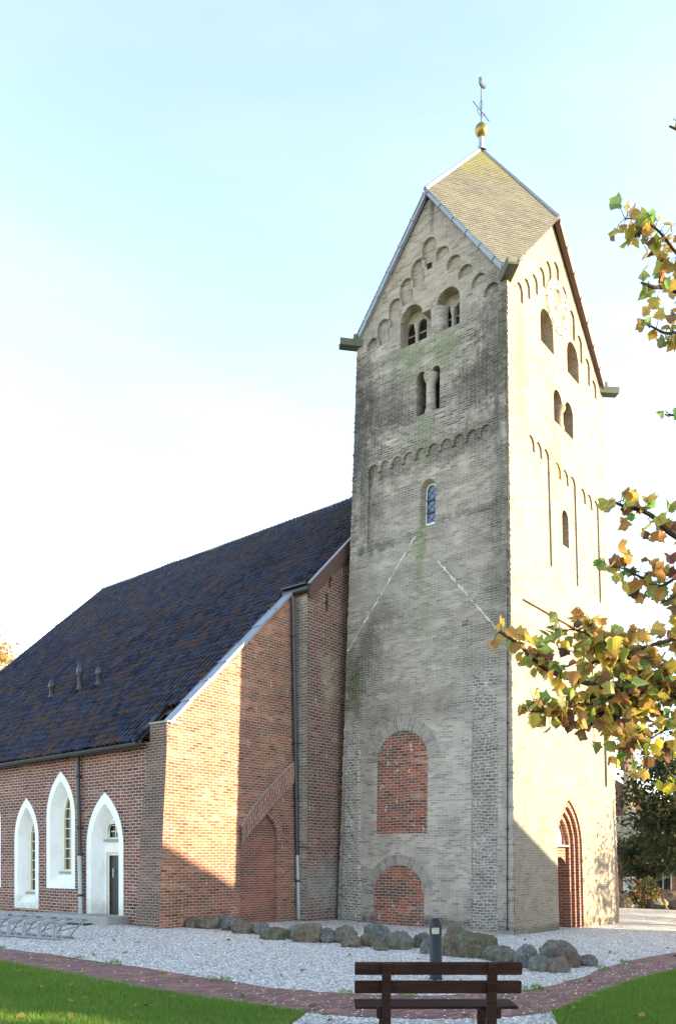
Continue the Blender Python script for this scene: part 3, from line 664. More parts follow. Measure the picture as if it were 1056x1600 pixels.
for ci in ((0, 0), (1, 0), (1, 1), (0, 1)):
    c = corner(*ci, ZE); dirv = ((e if ci[0] else -e) + (w if ci[1] else -w)).normalized(); sd = dirv.cross(Z)
    b = MB(); pr = [(-.16, .10), (-.13, -.06), (.13, -.06), (.16, .10), (.12, .10), (.10, -.02), (-.10, -.02), (-.12, .10)]
    b.prism([c - dirv * .18 + sd * x + Z * (y - .02) for x, y in pr], dirv * .66 + Z * .02)
    b.box(c + dirv * .06 + Z * .14, dirv * .05, sd * .15, Z * .09)
    b.build('rain_spout', M['leaddark'], tower)

# weather vane on the roof tip
wv = thing('weather_vane', spire, 'wrought iron weather vane with gilt ball and small black rooster on the tower roof tip', 'weather vane')
sp = spire
b = MB(); b.lathe(sp + Z * .02, [(.17, 0), (.10, .10), (.075, .15), (.09, .17), (.09, .19), (.065, .21), (.055, .36), (.075, .38), (.075, .41), (.045, .43), (.045, .48)], 14); b.build('socket', M['lead'], wv)
b = MB(); b.lathe(sp + Z * .46, [(.0, 0)] + [(.175 * math.sin(math.pi * k / 12), .18 - .19 * math.cos(math.pi * k / 12)) for k in range(1, 12)] + [(0, .37)], 24); b.build('ball', M['gold'], wv)
zb = sp + Z * .82
b = MB(); b.tube([zb, zb + Z * 1.14], [.014, .009], 8); b.build('mast', M['iron'], wv)
arm = (Vector((.93, .37, 0))).normalized()
b = MB(); c = zb + Z * .36
b.tube([c - arm * .26 + Z * .20, c - arm * .08 + Z * .05, c + arm * .08 - Z * .05, c + arm * .26 - Z * .20], .011, 6)
for s_ in (1, -1):
    b.tube([c - arm * .10 * s_ + Z * .08 * s_, c - arm * .13 * s_ - Z * .02, c - arm * .04 * s_ - Z * .14, c], .008, 6)
    b.tube([c + Z * .04, c + arm * .05 * s_ + Z * .13, c + arm * .045 * s_ + Z * .24, c + Z * .32], .007, 6)
b.build('cross_arm', M['iron'], wv)
b = MB(); c = zb + Z * 1.15
tdir = Vector((.62, .5, -.62)).normalized()
side = tdir.cross(Z).normalized(); up_ = side.cross(tdir)
sil = [(-.17, .10), (-.12, .17), (-.06, .13), (-.02, .03), (.06, .02), (.13, .10), (.20, .13), (.22, .06), (.17, -.02), (.10, -.08), (0, -.11), (-.07, -.07), (-.11, .02), (-.18, .06)]
b.prism([c + tdir * x * .75 + up_ * y * .75 - side * .02 for x, y in sil], side * .04); b.build('rooster', M['black'], wv)

# ------------------------------------------------------------------ church nave
P0 = Vector((-0.793, 21.47, 0)) ; P0 = A0 + e * (P0 - A0).dot(e) - w * 1.14          # front corner of the narrow bay beside the tower
SP = (P0 - A0).dot(e); RB = 1.14                                                       # its distance along e; r is measured along -w from the tower's shaded side
SW = SP + .39; SE = SP + 14.9                                                          # west wall of the nave, east end
RN = 5.45
def pw(s_, r_, z=0.0): return A0 + e * s_ - w * r_ + Z * z
def zroof(r_, s_=0.0): return 8.66 - .95 * (r_ - 1.14) - (.0145 + .011 * max(0, (3 - r_) / 7)) * max(0, s_ - SP)
RR = -3.55
nave = thing('church_nave', pw(SW, RN), 'long red brick church nave with a steep dark blue pantile roof and white pointed windows', 'church')
PW = Plane(pw(SW, 0), -w, e); PN = Plane(pw(SW, RN), e, w); PB = Plane(pw(SP, 0), -w, e); PBN = Plane(pw(SP, RB), e, w)
M['tile'] = None
def tile_mat():
    t = NT('blue glazed pantiles'); uv = t.uv(); X = t.sep(uv)
    cell = t.n('ShaderNodeCombineXYZ'); t.put(t.math('FLOOR', X[0]), cell.inputs[0]); t.put(t.math('FLOOR', X[1]), cell.inputs[1])
    wn = t.n('ShaderNodeTexWhiteNoise', noise_dimensions='2D'); t.l(cell.outputs[0], wn.inputs['Vector'])
    big = t.noise(t.scale(cell.outputs[0], .12, .10), 1.0, 4.0, .6); p = t.obj(); fine = t.noise(p, 14.0, 4.0, .7)
    v = t.math('ADD', t.math('MULTIPLY', wn.outputs[0], .62), t.math('MULTIPLY', big, .85), clamp=False)
    v = t.math('SUBTRACT', v, .22, clamp=True)
    c = t.ramp(v, [(.10, (.004, .004, .007)), (.28, (.009, .012, .027)), (.40, (.020, .030, .068)), (.50, (.015, .013, .016)), (.64, (.036, .021, .020)), (.85, (.055, .028, .022)), (1, (.036, .030, .021))])
    moss = t.math('MULTIPLY', t.step(t.noise(p, 1.1, 5.0, .7), .58, .70), .55)
    c = t.mix(moss, c, (.055, .052, .022))
    lich = t.step(t.noise(p, 9.0, 3.0, .7), .66, .74)
    c = t.mix(t.math('MULTIPLY', lich, .5), c, (.12, .11, .07))
    k = t.n('ShaderNodeCombineXYZ'); f = t.math('ADD', .65, t.math('MULTIPLY', fine, .7))
    for i in range(3): t.put(f, k.inputs[i])
    c = t.vmath('MULTIPLY', c, k.outputs[0]); t.bump(fine, .3, .01)
    t.done(c, .34, .5); r_ = t.math('ADD', .16, t.math('MULTIPLY', t.math('ADD', wn.outputs[0], lich), .22)); t.put(r_, t.b.inputs['Roughness']); return t.mat
M['tile'] = tile_mat()
def nave_roof():
    tw_, th_ = .17, .262
    prof = [(0, -.05), (.10, .72), (.26, 1.0), (.44, .80), (.66, .20), (.84, -.05), (1.0, -.05)]
    slope = (Vector((0, 0, .95)) + w).normalized()        # up the roof
    nrm = (Z - slope * slope.z).normalized()
    L = math.hypot(1, .95); rows = int(((5.76 - RR) * L) / th_); V_, F_, U_ = [], [], []
    smin, smax = SP - .04, SE
    ncol = int((smax - smin) / tw_); pr = random.Random(3)
    for j in range(rows + 1):
        r0 = 5.76 - j * th_ / L; r1 = max(RR, 5.76 - (j + 1) * th_ / L - .02)
        for i in range(ncol):
            s0 = smin + i * tw_
            if (r0 > 1.10 and s0 < SW + .14) or (r0 > RN - .45 and s0 < SW + .60): continue
            dz0, dz1, tl, cut = .024 + pr.uniform(-.006, .014), .008 + pr.uniform(-.004, .004), pr.uniform(-.010, .010), pr.uniform(-.012, .016)
            b = len(V_); n = len(prof)
            for (rr, dz) in ((r0 + cut, dz0 + .0), (r1, dz1), (r0 + cut, dz0 - .022)):
                for (x, h) in prof:
                    s_ = s0 + x * tw_
                    P = pw(s_, rr, zroof(rr, s_)) + nrm * (.06 * noise.noise(Vector((s_ * .35, rr * .3, 2))) + .022 * noise.noise(Vector((s_ * 1.3, rr * 1.1, 7))) + dz + h * .092 + tl * x + .02); V_.append(tuple(P))
            for k in range(n - 1):
                F_.append((b + k, b + k + 1, b + n + k + 1, b + n + k)); U_.append([(i + prof[k][0] * .98, j + .02), (i + prof[k + 1][0] * .98, j + .02), (i + prof[k + 1][0] * .98, j + .98), (i + prof[k][0] * .98, j + .98)])
                F_.append((b + 2 * n + k, b + 2 * n + k + 1, b + k + 1, b + k)); U_.append([(i + .5, j + .5)] * 4)
    m = MB(); m.v, m.f, m.uv = V_, F_, U_; m.m = [0] * len(F_); m.sm = [False] * len(F_); m.c = [None] * len(F_)
    # underlay and the far slope
    rl = 2 * RR - 5.76
    for (sa, sb, ra, rb) in ((SW + .64, SE, 5.64, RN - .45), (SW + .10, SE, RN - .45, 1.1), (SP - .0, SE, 1.1, RR)):
        m.face([pw(sa, ra, zroof(ra, sa)), pw(sb, ra, zroof(ra, sb)), pw(sb, rb, zroof(rb, sb)), pw(sa, rb, zroof(rb, sa))], [(0, 0), (0, 0), (0, 0), (0, 0)])
    m.face([pw(SP, RR, zroof(RR, SP)), pw(SE, RR, zroof(RR, SE)), pw(SE, rl, zroof(5.76, SE)), pw(SP, rl, zroof(5.76, SP))], [(3, 3), (60, 3), (60, 40), (3, 40)])
    return m.build('roof', M['tile'], nave)
nroof = nave_roof()
b = MB()
for k in range(38):
    s0, s1 = SP + k * .392, SP + (k + 1) * .392 + .03
    b.tube([pw(s0, RR, zroof(RR, s0) + .03), pw(s1, RR, zroof(RR, s1) + .045)], [.10, .085], 10)
b.build('ridge_tiles', M['ridge'], nroof)
b = MB(); q = pw(SE - .1, RR, zroof(RR, SE)); b.tube([q, q + Z * .42], [.05, .03], 8); b.box(q + Z * .40, arm * .16, arm.cross(Z) * .02, Z * .02); b.build('finial', M['zinclight'], nroof)
b = MB()      # verge of the far end
p0, p1 = pw(SE, 5.76, zroof(5.76, SE)), pw(SE, RR, zroof(RR, SE)); b.tube([p0 + Z * .05, p1 + Z * .05], .06, 8); b.build('verge_tiles', M['ridge'], nroof)
# three vent pipes through the tiles
def roof_pt(px, py):
    """point of the shaded roof slope seen at a pixel"""
    r_ = ray(px, py); C = Vector((0, 0, CAMZ)); O = pw(SP, 1.14, 8.66); n = (Z + (-w) * .95).normalized()
    t = (O - C).dot(n) / r_.dot(n); return C + r_ * t
for (x, yb, yt) in ((81, 1092, 1066), (125, 1080, 1039), (155, 1072, 1045)):
    p = roof_pt(x, yb) - Z * .1; H = (yb - yt) / F_PX * p.y + .16
    b = MB(); b.lathe(p, [(.068, 0), (.068, H * .62), (.10, H * .66), (.10, H * .80), (.07, H * .86), (.055, H), (0, H)], 12)
    b.lathe(p + Z * .02, [(.12, .10), (.07, .2)], 12); b.build('vent_pipe', M['zinc'], nroof)

# walls
b = MB()
NE = Plane(pw(SE, RN), -w, -e)
openN = []
def wopen(xl, xr, yb, xa, ya, sill=True):
    u0, u1 = PN.px(xr, yb)[0], PN.px(xl, yb)[0]; v0 = PN.px((xl + xr) / 2, yb)[1]; vt = PN.px(xa, ya)[1]
    return (u0, u1, v0, vt)
wins = [('window', wopen(23, 60.5, 1420, 40, 1248)), ('window', wopen(73, 117.5, 1389, 93, 1206)), ('door', wopen(135.5, 193, 1431, 162, 1239)), ('window', wopen(-42, 1.3, 1387, -20, 1212)),
        ('window', wopen(-110, -72, 1400, -92, 1240))]
parts = []
for kind, (u0, u1, v0, vt) in wins:
    if kind == 'door': v0 = -.3
    W_ = u1 - u0; vs_ = vt - W_ * (.95 if kind == 'window' else .90)
    oo = pointed_arch(u0, u1, v0, vs_, vt)
    openN.append(dict(o=oo, d=.10, b=None)); parts.append((kind, u0, u1, v0, vt, vs_, oo))
plate(b, PN, [(0, -.4), (SE - SW, -.4), (SE - SW, zroof(RN + .25, SE)), (0, zroof(RN + .25, SW))], openN, mat=0)
# west wall below the verge, batter at its outer edge
ow = [(-1.0, -.4)] + [(RN + .30, -.4), (RN + .02, 4.35), (RN - .03, 4.66), (RN - .16, zroof(RN - .16) + .06)] + [(RN - .16 + (1.0 - RN + .16) * 1, zroof(1.0) + .02), (-1.0, zroof(1.0))]
ow = [(-a, v) for a, v in ow]     # PW.U = -w, so u = r
ow = [(-a, v) for a, v in ow]
rec_o = [PW.px(*p_) for p_ in ((374, 1442), (432, 1440), (433, 1312), (431, 1296), (425, 1282), (416, 1274), (404, 1287), (388, 1308), (376, 1326))]
plate(b, PW, ow, [dict(o=rec_o, d=.10, b=1)], mat=1)
# narrow bay beside the tower
plate(b, PBN, [(0, -.4), (SW - SP, -.4), (SW - SP, zroof(RB)), (0, zroof(RB))], d=0, mat=2)
plate(b, PB, [(-3.6, -.4), (RB, -.4), (RB, zroof(RB)), (-3.6, zroof(RR))], d=0, mat=3)
# far gable and far side, closed
plate(b, Plane(pw(SE, 0), -w, -e), [(2 * RR - RN, -.4), (RN, -.4), (RN, zroof(RN, SE)), (RR, zroof(RR, SE) - .05), (2 * RR - RN, zroof(RN, SE))], mat=0)
plate(b, Plane(pw(SW, 2 * RR - RN), e, -w), [(0, -.4), (SE - SW, -.4), (SE - SW, 4.2), (0, 4.2)], mat=0)
plate(b, Plane(pw(SW, 0), -w, e), [(2 * RR - RN, -.4), (-5.0, -.4), (-5.0, 9.9), (2 * RR - RN, 4.2)], d=.004, mat=1)
M['bayside'] = masonry('grey weathered brick', [(.1, (.12, .10, .09)), (.45, (.24, .20, .17)), (.75, (.33, .29, .25)), (.95, (.36, .22, .16))], (.45, .42, .38), bw=.24, bh=.075, ms=.011, wob=.02, dark=(.09, .08, .07), darkamt=.6, white=.4)
def sB(px, py, ru, rv, c, a): u, v = PB.px(px, py); return (u, v, ru, rv, c, a)
M['red_bay'] = masonry('bay brick', [(.05, (.085, .042, .034)), (.3, (.19, .075, .052)), (.6, (.25, .105, .072)), (.95, (.30, .16, .115))], (.37, .33, .29), bw=.23, bh=.078, ms=.012, wob=.022, dark=(.085, .05, .045), darkamt=.7, white=.5, rand=.75,
    stains=[sB(512, 1060, .35, .9, (.30, .25, .18), .7), sB(505, 1385, 1.2, .75, (.25, .24, .215), .85)])
b.build('wall', [M['red_nave'], M['red_west'], M['bayside'], M['red_bay']], nave)
# corner pier, thickening to its foot
b = MB()
q = lambda s_, r_, z: pw(s_, r_, z)
s0, s1, s2 = SW + .004, SW + .66, SW + .80
lo = [q(s0, RN + .30, -.4), q(s2, RN + .28, -.4), q(s2, RN - .1, -.4), q(s0, RN - .1, -.4)]
hi = [q(s0, RN + .02, 4.35), q(s1, RN + .04, 4.28), q(s1, RN - .1, 4.28), q(s0, RN - .1, 4.35)]
def uvq(p): return ((p - A0).dot(e) , p.z)
NS = 8
for k in range(NS):
    f0, f1 = k / NS, (k + 1) / NS
    a0, a1, b0, b1 = lo[0].lerp(hi[0], f0), lo[1].lerp(hi[1], f0), lo[0].lerp(hi[0], f1), lo[1].lerp(hi[1], f1)
    b.face([a0, a1, b1, b0], [uvq(x) for x in (a0, a1, b1, b0)])
    c0, c1 = lo[2].lerp(hi[2], f0), lo[2].lerp(hi[2], f1)
    b.face([a1, c0, c1, b1], [(x.dot(w), x.z) for x in (a1, c0, c1, b1)])
b.face([hi[0], hi[1], hi[2], hi[3]])
# upper shoulder block carrying the coping
sh0 = [q(s0, RN + .03, 4.30), q(SW + .58, RN + .02, 4.30), q(SW + .58, RN - .4, 4.30), q(s0, RN - .4, 4.30)]
b.prism(sh0, Z * .40); b.build('corner_pier', M['pier'], nave)
b = MB(); b.box(q(SW + .28, RN - .16, 4.715), e * .31, w * .20, Z * .02); b.build('pier_cap', M['stone'], nave)
# lead coping on the west verge, lapped sheets
def coping(ra, rb, s_, wd, n, m, name, up, thick, over=.05, par=nave):
    b = MB()
    for k in range(n):
        r0, r1 = ra + (rb - ra) * k / n, ra + (rb - ra) * (k + 1) / n
        p0, p1 = pw(s_, r0, zroof(r0)), pw(s_, r1 , zroof(r1)); d = (p1 - p0).normalized(); nb = e.cross(d).normalized(); nb = nb if nb.z > 0 else -nb
        b.box((p0 + p1) / 2 + e * (wd / 2 - over) + nb * (up + .012 * (k % 2)), d * ((p1 - p0).length / 2 + .02), e * (wd / 2), nb * thick)
        b.box(p1 + e * (wd / 2 - over - .003) + nb * (up + .012), d * .018, e * (wd / 2 + .004), nb * (thick + .016))
    b.build(name, m, par)
coping(RN - .10, 1.30, SW, .30, 7, M['lead'], 'verge_coping', .055, .028)
b = MB()
r0, r1 = 1.22, RR
p0, p1 = pw(SP, r0, zroof(r0)), pw(SP, r1, zroof(r1)); d = (p1 - p0).normalized(); nb = e.cross(d).normalized(); nb = nb if nb.z > 0 else -nb
b.box((p0 + p1) / 2 - e * .07 - nb * .05, d * ((p1 - p0).length / 2), e * .03, nb * .16); b.build('barge_board', M['brownmetal'], nave)
b = MB(); b.box((p0 + p1) / 2 - e * .07 + nb * .115, d * ((p1 - p0).length / 2), e * .045, nb * .012); b.build('barge_flashing', M['lead'], nave)
b = MB()      # short gutter over the narrow bay
g0, g1 = pw(SP - .14, RB + .10, zroof(RB) - .02), pw(SW + .25, RB + .16, zroof(RB) - .06)
b.tube([g0, g1], .085, 8); b.box((g0 + g1) / 2 + Z * .10 - w * .02, (g1 - g0) / 2, w * .13, Z * .018); b.build('bay_gutter', M['zinc'], nave)
# eaves gutter with brackets and downpipes
def gutter(sa, sb, r_, name):
    b = MB(); n = 8; ra = .062
    rows = []
    for s_ in (sa, sb):
        c = pw(s_, r_, zroof(RN + .25, s_) - .06); rows.append([c + (-w) * (ra * math.cos(math.pi + math.pi * k / n)) + Z * (ra * math.sin(math.pi + math.pi * k / n)) for k in range(n + 1)])
    b.grid(rows); c0, c1 = pw(sa, r_ + ra, zroof(RN + .25, sa) - .055), pw(sb, r_ + ra, zroof(RN + .25, sb) - .055); b.tube([c0, c1], .013, 6)
    c0, c1 = pw(sa, r_ - .1, zroof(RN + .25, sa) - .02), pw(sb, r_ - .1, zroof(RN + .25, sb) - .02); b.box((c0 + c1) / 2, (c1 - c0) / 2, w * .015, Z * .055)
    b.face(rows[0]); return b.build(name, M['zinc'], nave)
gutter(SW + .66, SE, RN + .30, 'eaves_gutter')
def pipe(P, x0, y0, x1, y1, split, ra=.05, d=-.09):
    a, c = P.px(x0, y0, d), P.px(x1, y1, d); b = MB(); m = (a[0] + (c[0] - a[0]) * split, a[1] + (c[1] - a[1]) * split)
    b.tube([P.p(*a, d), P.p(*m, d)], ra, 10); o = b.build('downpipe', M['zinc'], nave)
    b = MB(); b.tube([P.p(*m, d), P.p(*c, d)], ra * 1.12, 10); b.build('lower_pipe', M['zinclight'], o)
    for f in (.12, .45, .62, .88):
        b = MB()
        u, v = a[0] + (c[0] - a[0]) * f, a[1] + (c[1] - a[1]) * f
        b.lathe(P.p(u, v, d), [(ra * 1.1, -.03), (ra * 1.35, -.03), (ra * 1.35, .03), (ra * 1.1, .03)], 10); b.box(P.p(u, v, d / 2), P.U * .015, P.V * .02, P.N * abs(d / 2)); b.build('pipe_bracket', M['zinc'], o)
pipe(PN, 121.5, 1184, 126.5, 1429, .62); pipe(PW, 457.5, 933, 466.5, 1437, .80)
b = MB(); u, v = PN.px(500, 1320); b.tube([PB.p(*PB.px(466, 1324), -.05), PB.p(*PB.px(483, 1325), -.05)], .03, 6); b.build('overflow_pipe', M['brownmetal'], nave)
# windows with splayed white surrounds
def arch_grow(u0, u1, v0, vs_, vt, k, kb=None):
    return pointed_arch(u0 + k, u1 - k, v0 + (k if kb is None else kb), vs_, vt - k * 1.55)
for kind, u0, u1, v0, vt, vs_, oo in parts:
    W_ = u1 - u0; um = (u0 + u1) / 2; bnd = .15 if kind == 'window' else .17
    if kind == 'window':
        i1 = arch_grow(u0, u1, v0, vs_, vt, bnd); i2 = arch_grow(u0, u1, v0, vs_, vt, W_ * .27, .42)
        g = MB(); ring(g, PN, oo, i1, -.008)
        for k in range(len(i1)):
            a, c, a2, c2 = i1[k], i1[(k + 1) % len(i1)], i2[k], i2[(k + 1) % len(i2)]
            g.face([PN.p(*a, -.008), PN.p(*c, -.008), PN.p(*c2, .26), PN.p(*a2, .26)])
        wo = g.build('window', M['white'], nave)
        fw = .055
        i3 = [(um + (a - um) * (1 - fw * 2 / (W_ * .46)), v + (fw if v < v0 + .6 else -fw)) for a, v in i2]
        g = MB(); ring(g, PN, i2, i3, .25, base=.30)
        for k in range(len(i3)): 
            a, c = i3[k], i3[(k + 1) % len(i3)]; g.face([PN.p(*a, .25), PN.p(*c, .25), PN.p(*c, .32), PN.p(*a, .32)])
        fo = g.build('frame', M['cream'], wo)
        g = MB(); plate(g, PN, i3, d=.31); g.build('pane', M['glass'], wo)
        va, vb2 = v0 + .5, vt - W_ * .55; hw_ = W_ * .23 - fw
        for k in range(1, 7): one_box('glazing_bar', PN.p(um, va + (vb2 - va) * k / 7, .285), e * hw_, Z * .011, PN.N * .012, M['cream'], fo)
        one_box('glazing_bar', PN.p(um, (v0 + .42 + vt - W_ * .5) / 2, .285), e * .011, Z * ((vt - W_ * .5 - v0 - .42) / 2), PN.N * .013, M['cream'], fo)
        for s_ in (1, -1):
            g = MB(); g.tube([PN.p(um + s_ * hw_ * (1 - math.sin(k * .26)), vb2 - .05 + .34 * (1 - math.cos(k * .26)) * 1.0, .285) for k in range(6)], .012, 5); g.build('tracery', M['cream'], fo)
        g = MB(); g.box(PN.p(um, v0 + .40, .225), e * (W_ * .27), Z * .025, PN.N * .06); g.build('sill', M['stone'], wo)
    else:
        i1 = pointed_arch(u0 + bnd, u1 - bnd, v0, vs_, vt - bnd * 1.5); i2 = pointed_arch(u0 + W_ * .24, u1 - W_ * .24, v0, vs_ - .1, vt - W_ * .40)
        g = MB(); ring(g, PN, oo, i1, -.008)
        for k in range(1, len(i1)):
            a, c, a2, c2 = i1[k], i1[(k + 1) % len(i1)], i2[k], i2[(k + 1) % len(i2)]
            g.face([PN.p(*a, -.008), PN.p(*c, -.008), PN.p(*c2, .27), PN.p(*a2, .27)])
        hw2 = W_ * .26; vdoor = PN.px(172, 1329)[1] - .05; vlite = vdoor + .32
        lite = pointed_arch(um - hw2 * .75, um + hw2 * .75, vlite, vlite + .25, i2[2 + 8][1] - .14)
        leaf = [(um - hw2 * .82, v0), (um + hw2 * .82, v0), (um + hw2 * .82, vdoor), (um - hw2 * .82, vdoor)]
        plate(g, PN, i2, [dict(o=leaf, d=.10, b=None), dict(o=lite, d=.07, b=None)], d=.27)
        do = g.build('doorway', M['white'], nave)
        g = MB(); ring(g, PN, leaf, [(um + (a - um) * .84, v + (0 if v < 1 else -.07)) for a, v in leaf], .32, base=.36); 
        li2 = [(um + (a - um) * .78, v + (.04 if v < vlite + .1 else -.05)) for a, v in lite]; ring(g, PN, lite, li2, .31, base=.34); g.build('frame', M['cream'], do)
        g = MB(); hl = hw2 * .82 * .84
        for k in range(5): g.box(PN.p(um - hl + hl * 2 * (k + .5) / 5, (v0 + vdoor - .07) / 2, .37), e * (hl / 5 - .004), Z * ((vdoor - .07 - v0) / 2), PN.N * .02)
        g.box(PN.p(um, (v0 + vdoor) / 2, .40), e * hl, Z * ((vdoor - v0) / 2 - .01), PN.N * .01)
        dl = g.build('door', M['darkdoor'], do)
        g = MB(); hx = um + hl - .12; g.box(PN.p(hx, 1.35, .345), e * .025, Z * .11, PN.N * .008); g.tube([PN.p(hx, 1.38, .32), PN.p(hx - .10, 1.38, .32)], .011, 6); g.build('handle', M['zinclight'], dl)
        g = MB(); plate(g, PN, lite, d=.345); g.build('pane', M['glass'], do)
        one_box('glazing_bar', PN.p(um, (vlite + i2[10][1] - .2) / 2, .33), e * .012, Z * ((i2[10][1] - .2 - vlite) / 2), PN.N * .010, M['cream'], do)
        for k in (.35, .62): one_box('glazing_bar', PN.p(um, vlite + (i2[10][1] - vlite) * k, .33), e * (hw2 * .5), Z * .011, PN.N * .010, M['cream'], do)
        g = MB(); g.box(PN.p(um, vlite - .03, .25), e * (hw2 * .86), Z * .03, PN.N * .05); g.build('transom', M['stone'], do)
        zs = gz(*PN.p(um, 0)[:2])
        g = MB(); g.bbox(PN.p(um + .55, zs + .06, -.22), e * (W_ * .5 + .75), Z * .10, PN.N * .38, .02); g.build('doorstep', M['stone'], nave)
# bricked-up half arch on the west wall
def pwl(*pts): return [PW.px(x, y) for x, y in pts]
g = MB()
plate(g, PW, rec_o, d=.088); fo = g.build('brick_infill', M['red_fine'], nave)
g = MB()
up_ = pwl((374, 1293), (385, 1273), (402, 1249), (425, 1223), (447, 1200), (460, 1189)); dn = pwl((374, 1326), (384, 1306), (406, 1281), (429, 1253), (450, 1231), (461, 1219))
ring(g, PW, up_, dn, -.075, closed=False)
g.build('relieving_arch', M['red_arch'], fo)
g = MB(); g.tube([PW.p(*q_, -.07) for q_ in up_], .012, 5); g.build('mortar_edge', M['stone'], fo)
g = MB(); O_ = pwl((423, 1266), (432, 1273), (438, 1285), (441, 1300), (442, 1314)); I_ = pwl((416, 1274), (425, 1282), (431, 1296), (433, 1306), (433, 1314)); ring(g, PW, O_, I_, -.012, closed=False); g.build('arch_shoulder', M['red_arch'], fo)
for (x0, y0, x1, y1) in ((517, 891, 514, 917), (509.5, 928, 509.5, 956)):
    g = MB(); a, c = PB.px(x0, y0), PB.px(x1, y1); g.tube([PB.p(*a, -.03), PB.p(*c, -.03)], .022, 6); m = ((a[0] + c[0]) / 2, (a[1] + c[1]) / 2); g.box(PB.p(*m, -.01), PB.U * .03, PB.V * .03, PB.N * .03)
    g.build('wall_anchor', M['iron'], nave)

# ------------------------------------------------------------------ ground
def inpoly(P, poly):
    x, y = P[:, 0], P[:, 1]; c = np.zeros(len(P), bool); j = len(poly) - 1
    for i in range(len(poly)):
        xi, yi, xj, yj = *poly[i], *poly[j]
        if yi != yj: c ^= ((yi > y) != (yj > y)) & (x < (xj - xi) * (y - yi) / (yj - yi) + xi)
        j = i
    return c
def smooth(pts, n=5):
    out_ = []
    for i in range(len(pts) - 1):
        p0, p1, p2, p3 = pts[max(i - 1, 0)], pts[i], pts[i + 1], pts[min(i + 2, len(pts) - 1)]
        for k in range(n):
            t = k / n; out_.append(tuple(.5 * ((2 * b_) + (-a + c) * t + (2 * a - 5 * b_ + 4 * c - d) * t * t + (-a + 3 * b_ - 3 * c + d) * t ** 3) for a, b_, c, d in zip(p0, p1, p2, p3)))
    return out_ + [tuple(pts[-1])]
def gxy(l): return [tuple(gp(*p)[:2]) for p in l]
upE = gxy([(-160, 1466), (0, 1483), (120, 1498), (250, 1518), (400, 1541), (500, 1551), (610, 1556), (720, 1555), (830, 1547), (900, 1531), (960, 1509), (1056, 1489), (1300, 1450)])
loE = gxy([(-160, 1481), (0, 1505), (120, 1527), (250, 1551), (400, 1573), (478, 1584), (600, 1592), (760, 1592), (862, 1582), (905, 1566), (950, 1548), (1056, 1518), (1300, 1470)])
upE, loE = smooth(upE), smooth(loE)
jr = random.Random(11)
upJ = [(x + jr.uniform(-.03, .03), y + jr.uniform(-.05, .05)) for x, y in upE]
path_poly = upJ + loE[::-1]
iA = min(range(len(loE)), key=lambda i: (loE[i][0] - gp(478, 1584).x) ** 2 + (loE[i][1] - gp(478, 1584).y) ** 2)
iB = min(range(len(loE)), key=lambda i: (loE[i][0] - gp(862, 1582).x) ** 2 + (loE[i][1] - gp(862, 1582).y) ** 2)
la = gp(452, 1604); lb = gp(872, 1604)
lawnL = [(-30, loE[0][1] + 2)] + loE[:iA + 1] + [(la.x, la.y), (la.x - .5, 5.5), (-.7, 1.0), (-1.2, -14), (-30, -14)]
lawnR = loE[iB:] + [(30, loE[-1][1] + 4), (30, -14), (1.6, -14), (1.9, 1.0), (lb.x + .3, 5.5), (lb.x, lb.y)]
def sheet(name, poly, dz, m, kind='structure'):
    b = MB()
    for t in tessellate_polygon([[Vector((x, y, 0)) for x, y in poly]]):
        b.face([Vector((poly[i][0], poly[i][1], gz(*poly[i]) + dz)) for i in t], [poly[i] for i in t])
    o = b.build(name, m); return tag(o, kind=kind)
def gravel_mat():
    t = NT('white shell gravel'); p = t.obj()
    wv = t.vmath('SCALE', t.noise(p, 30.0, 2.0, out=1)); wv.node.inputs[3].default_value = .02
    q = t.vmath('ADD', p, wv)
    v = t.n('ShaderNodeTexVoronoi', feature='F1'); t.l(q, v.inputs['Vector']); v.inputs['Scale'].default_value = 38.0
    cs = t.sep(v.outputs['Color'])
    c = t.ramp(cs[0], [(0, (.20, .18, .15)), (.12, (.35, .32, .275)), (.4, (.50, .465, .415)), (.8, (.61, .58, .525)), (1, (.70, .67, .62))])
    c = t.mix(t.math('MULTIPLY', t.step(v.outputs['Distance'], .35, .8), .75), c, (.16, .15, .135))
    big = t.noise(p, .35, 4.0, .6); med = t.noise(p, 2.2, 5.0, .65)
    c = t.mix(t.math('MULTIPLY', t.step(med, .56, .72), .45), c, (.33, .31, .26))
    c = t.mix(t.math('MULTIPLY', t.step(big, .55, .68), .25), c, (.34, .31, .24))
    t.bump(t.math('SUBTRACT', 1.0, v.outputs['Distance']), .9, .02)
    return t.done(c, .9, .2)
M['gravel'] = gravel_mat()
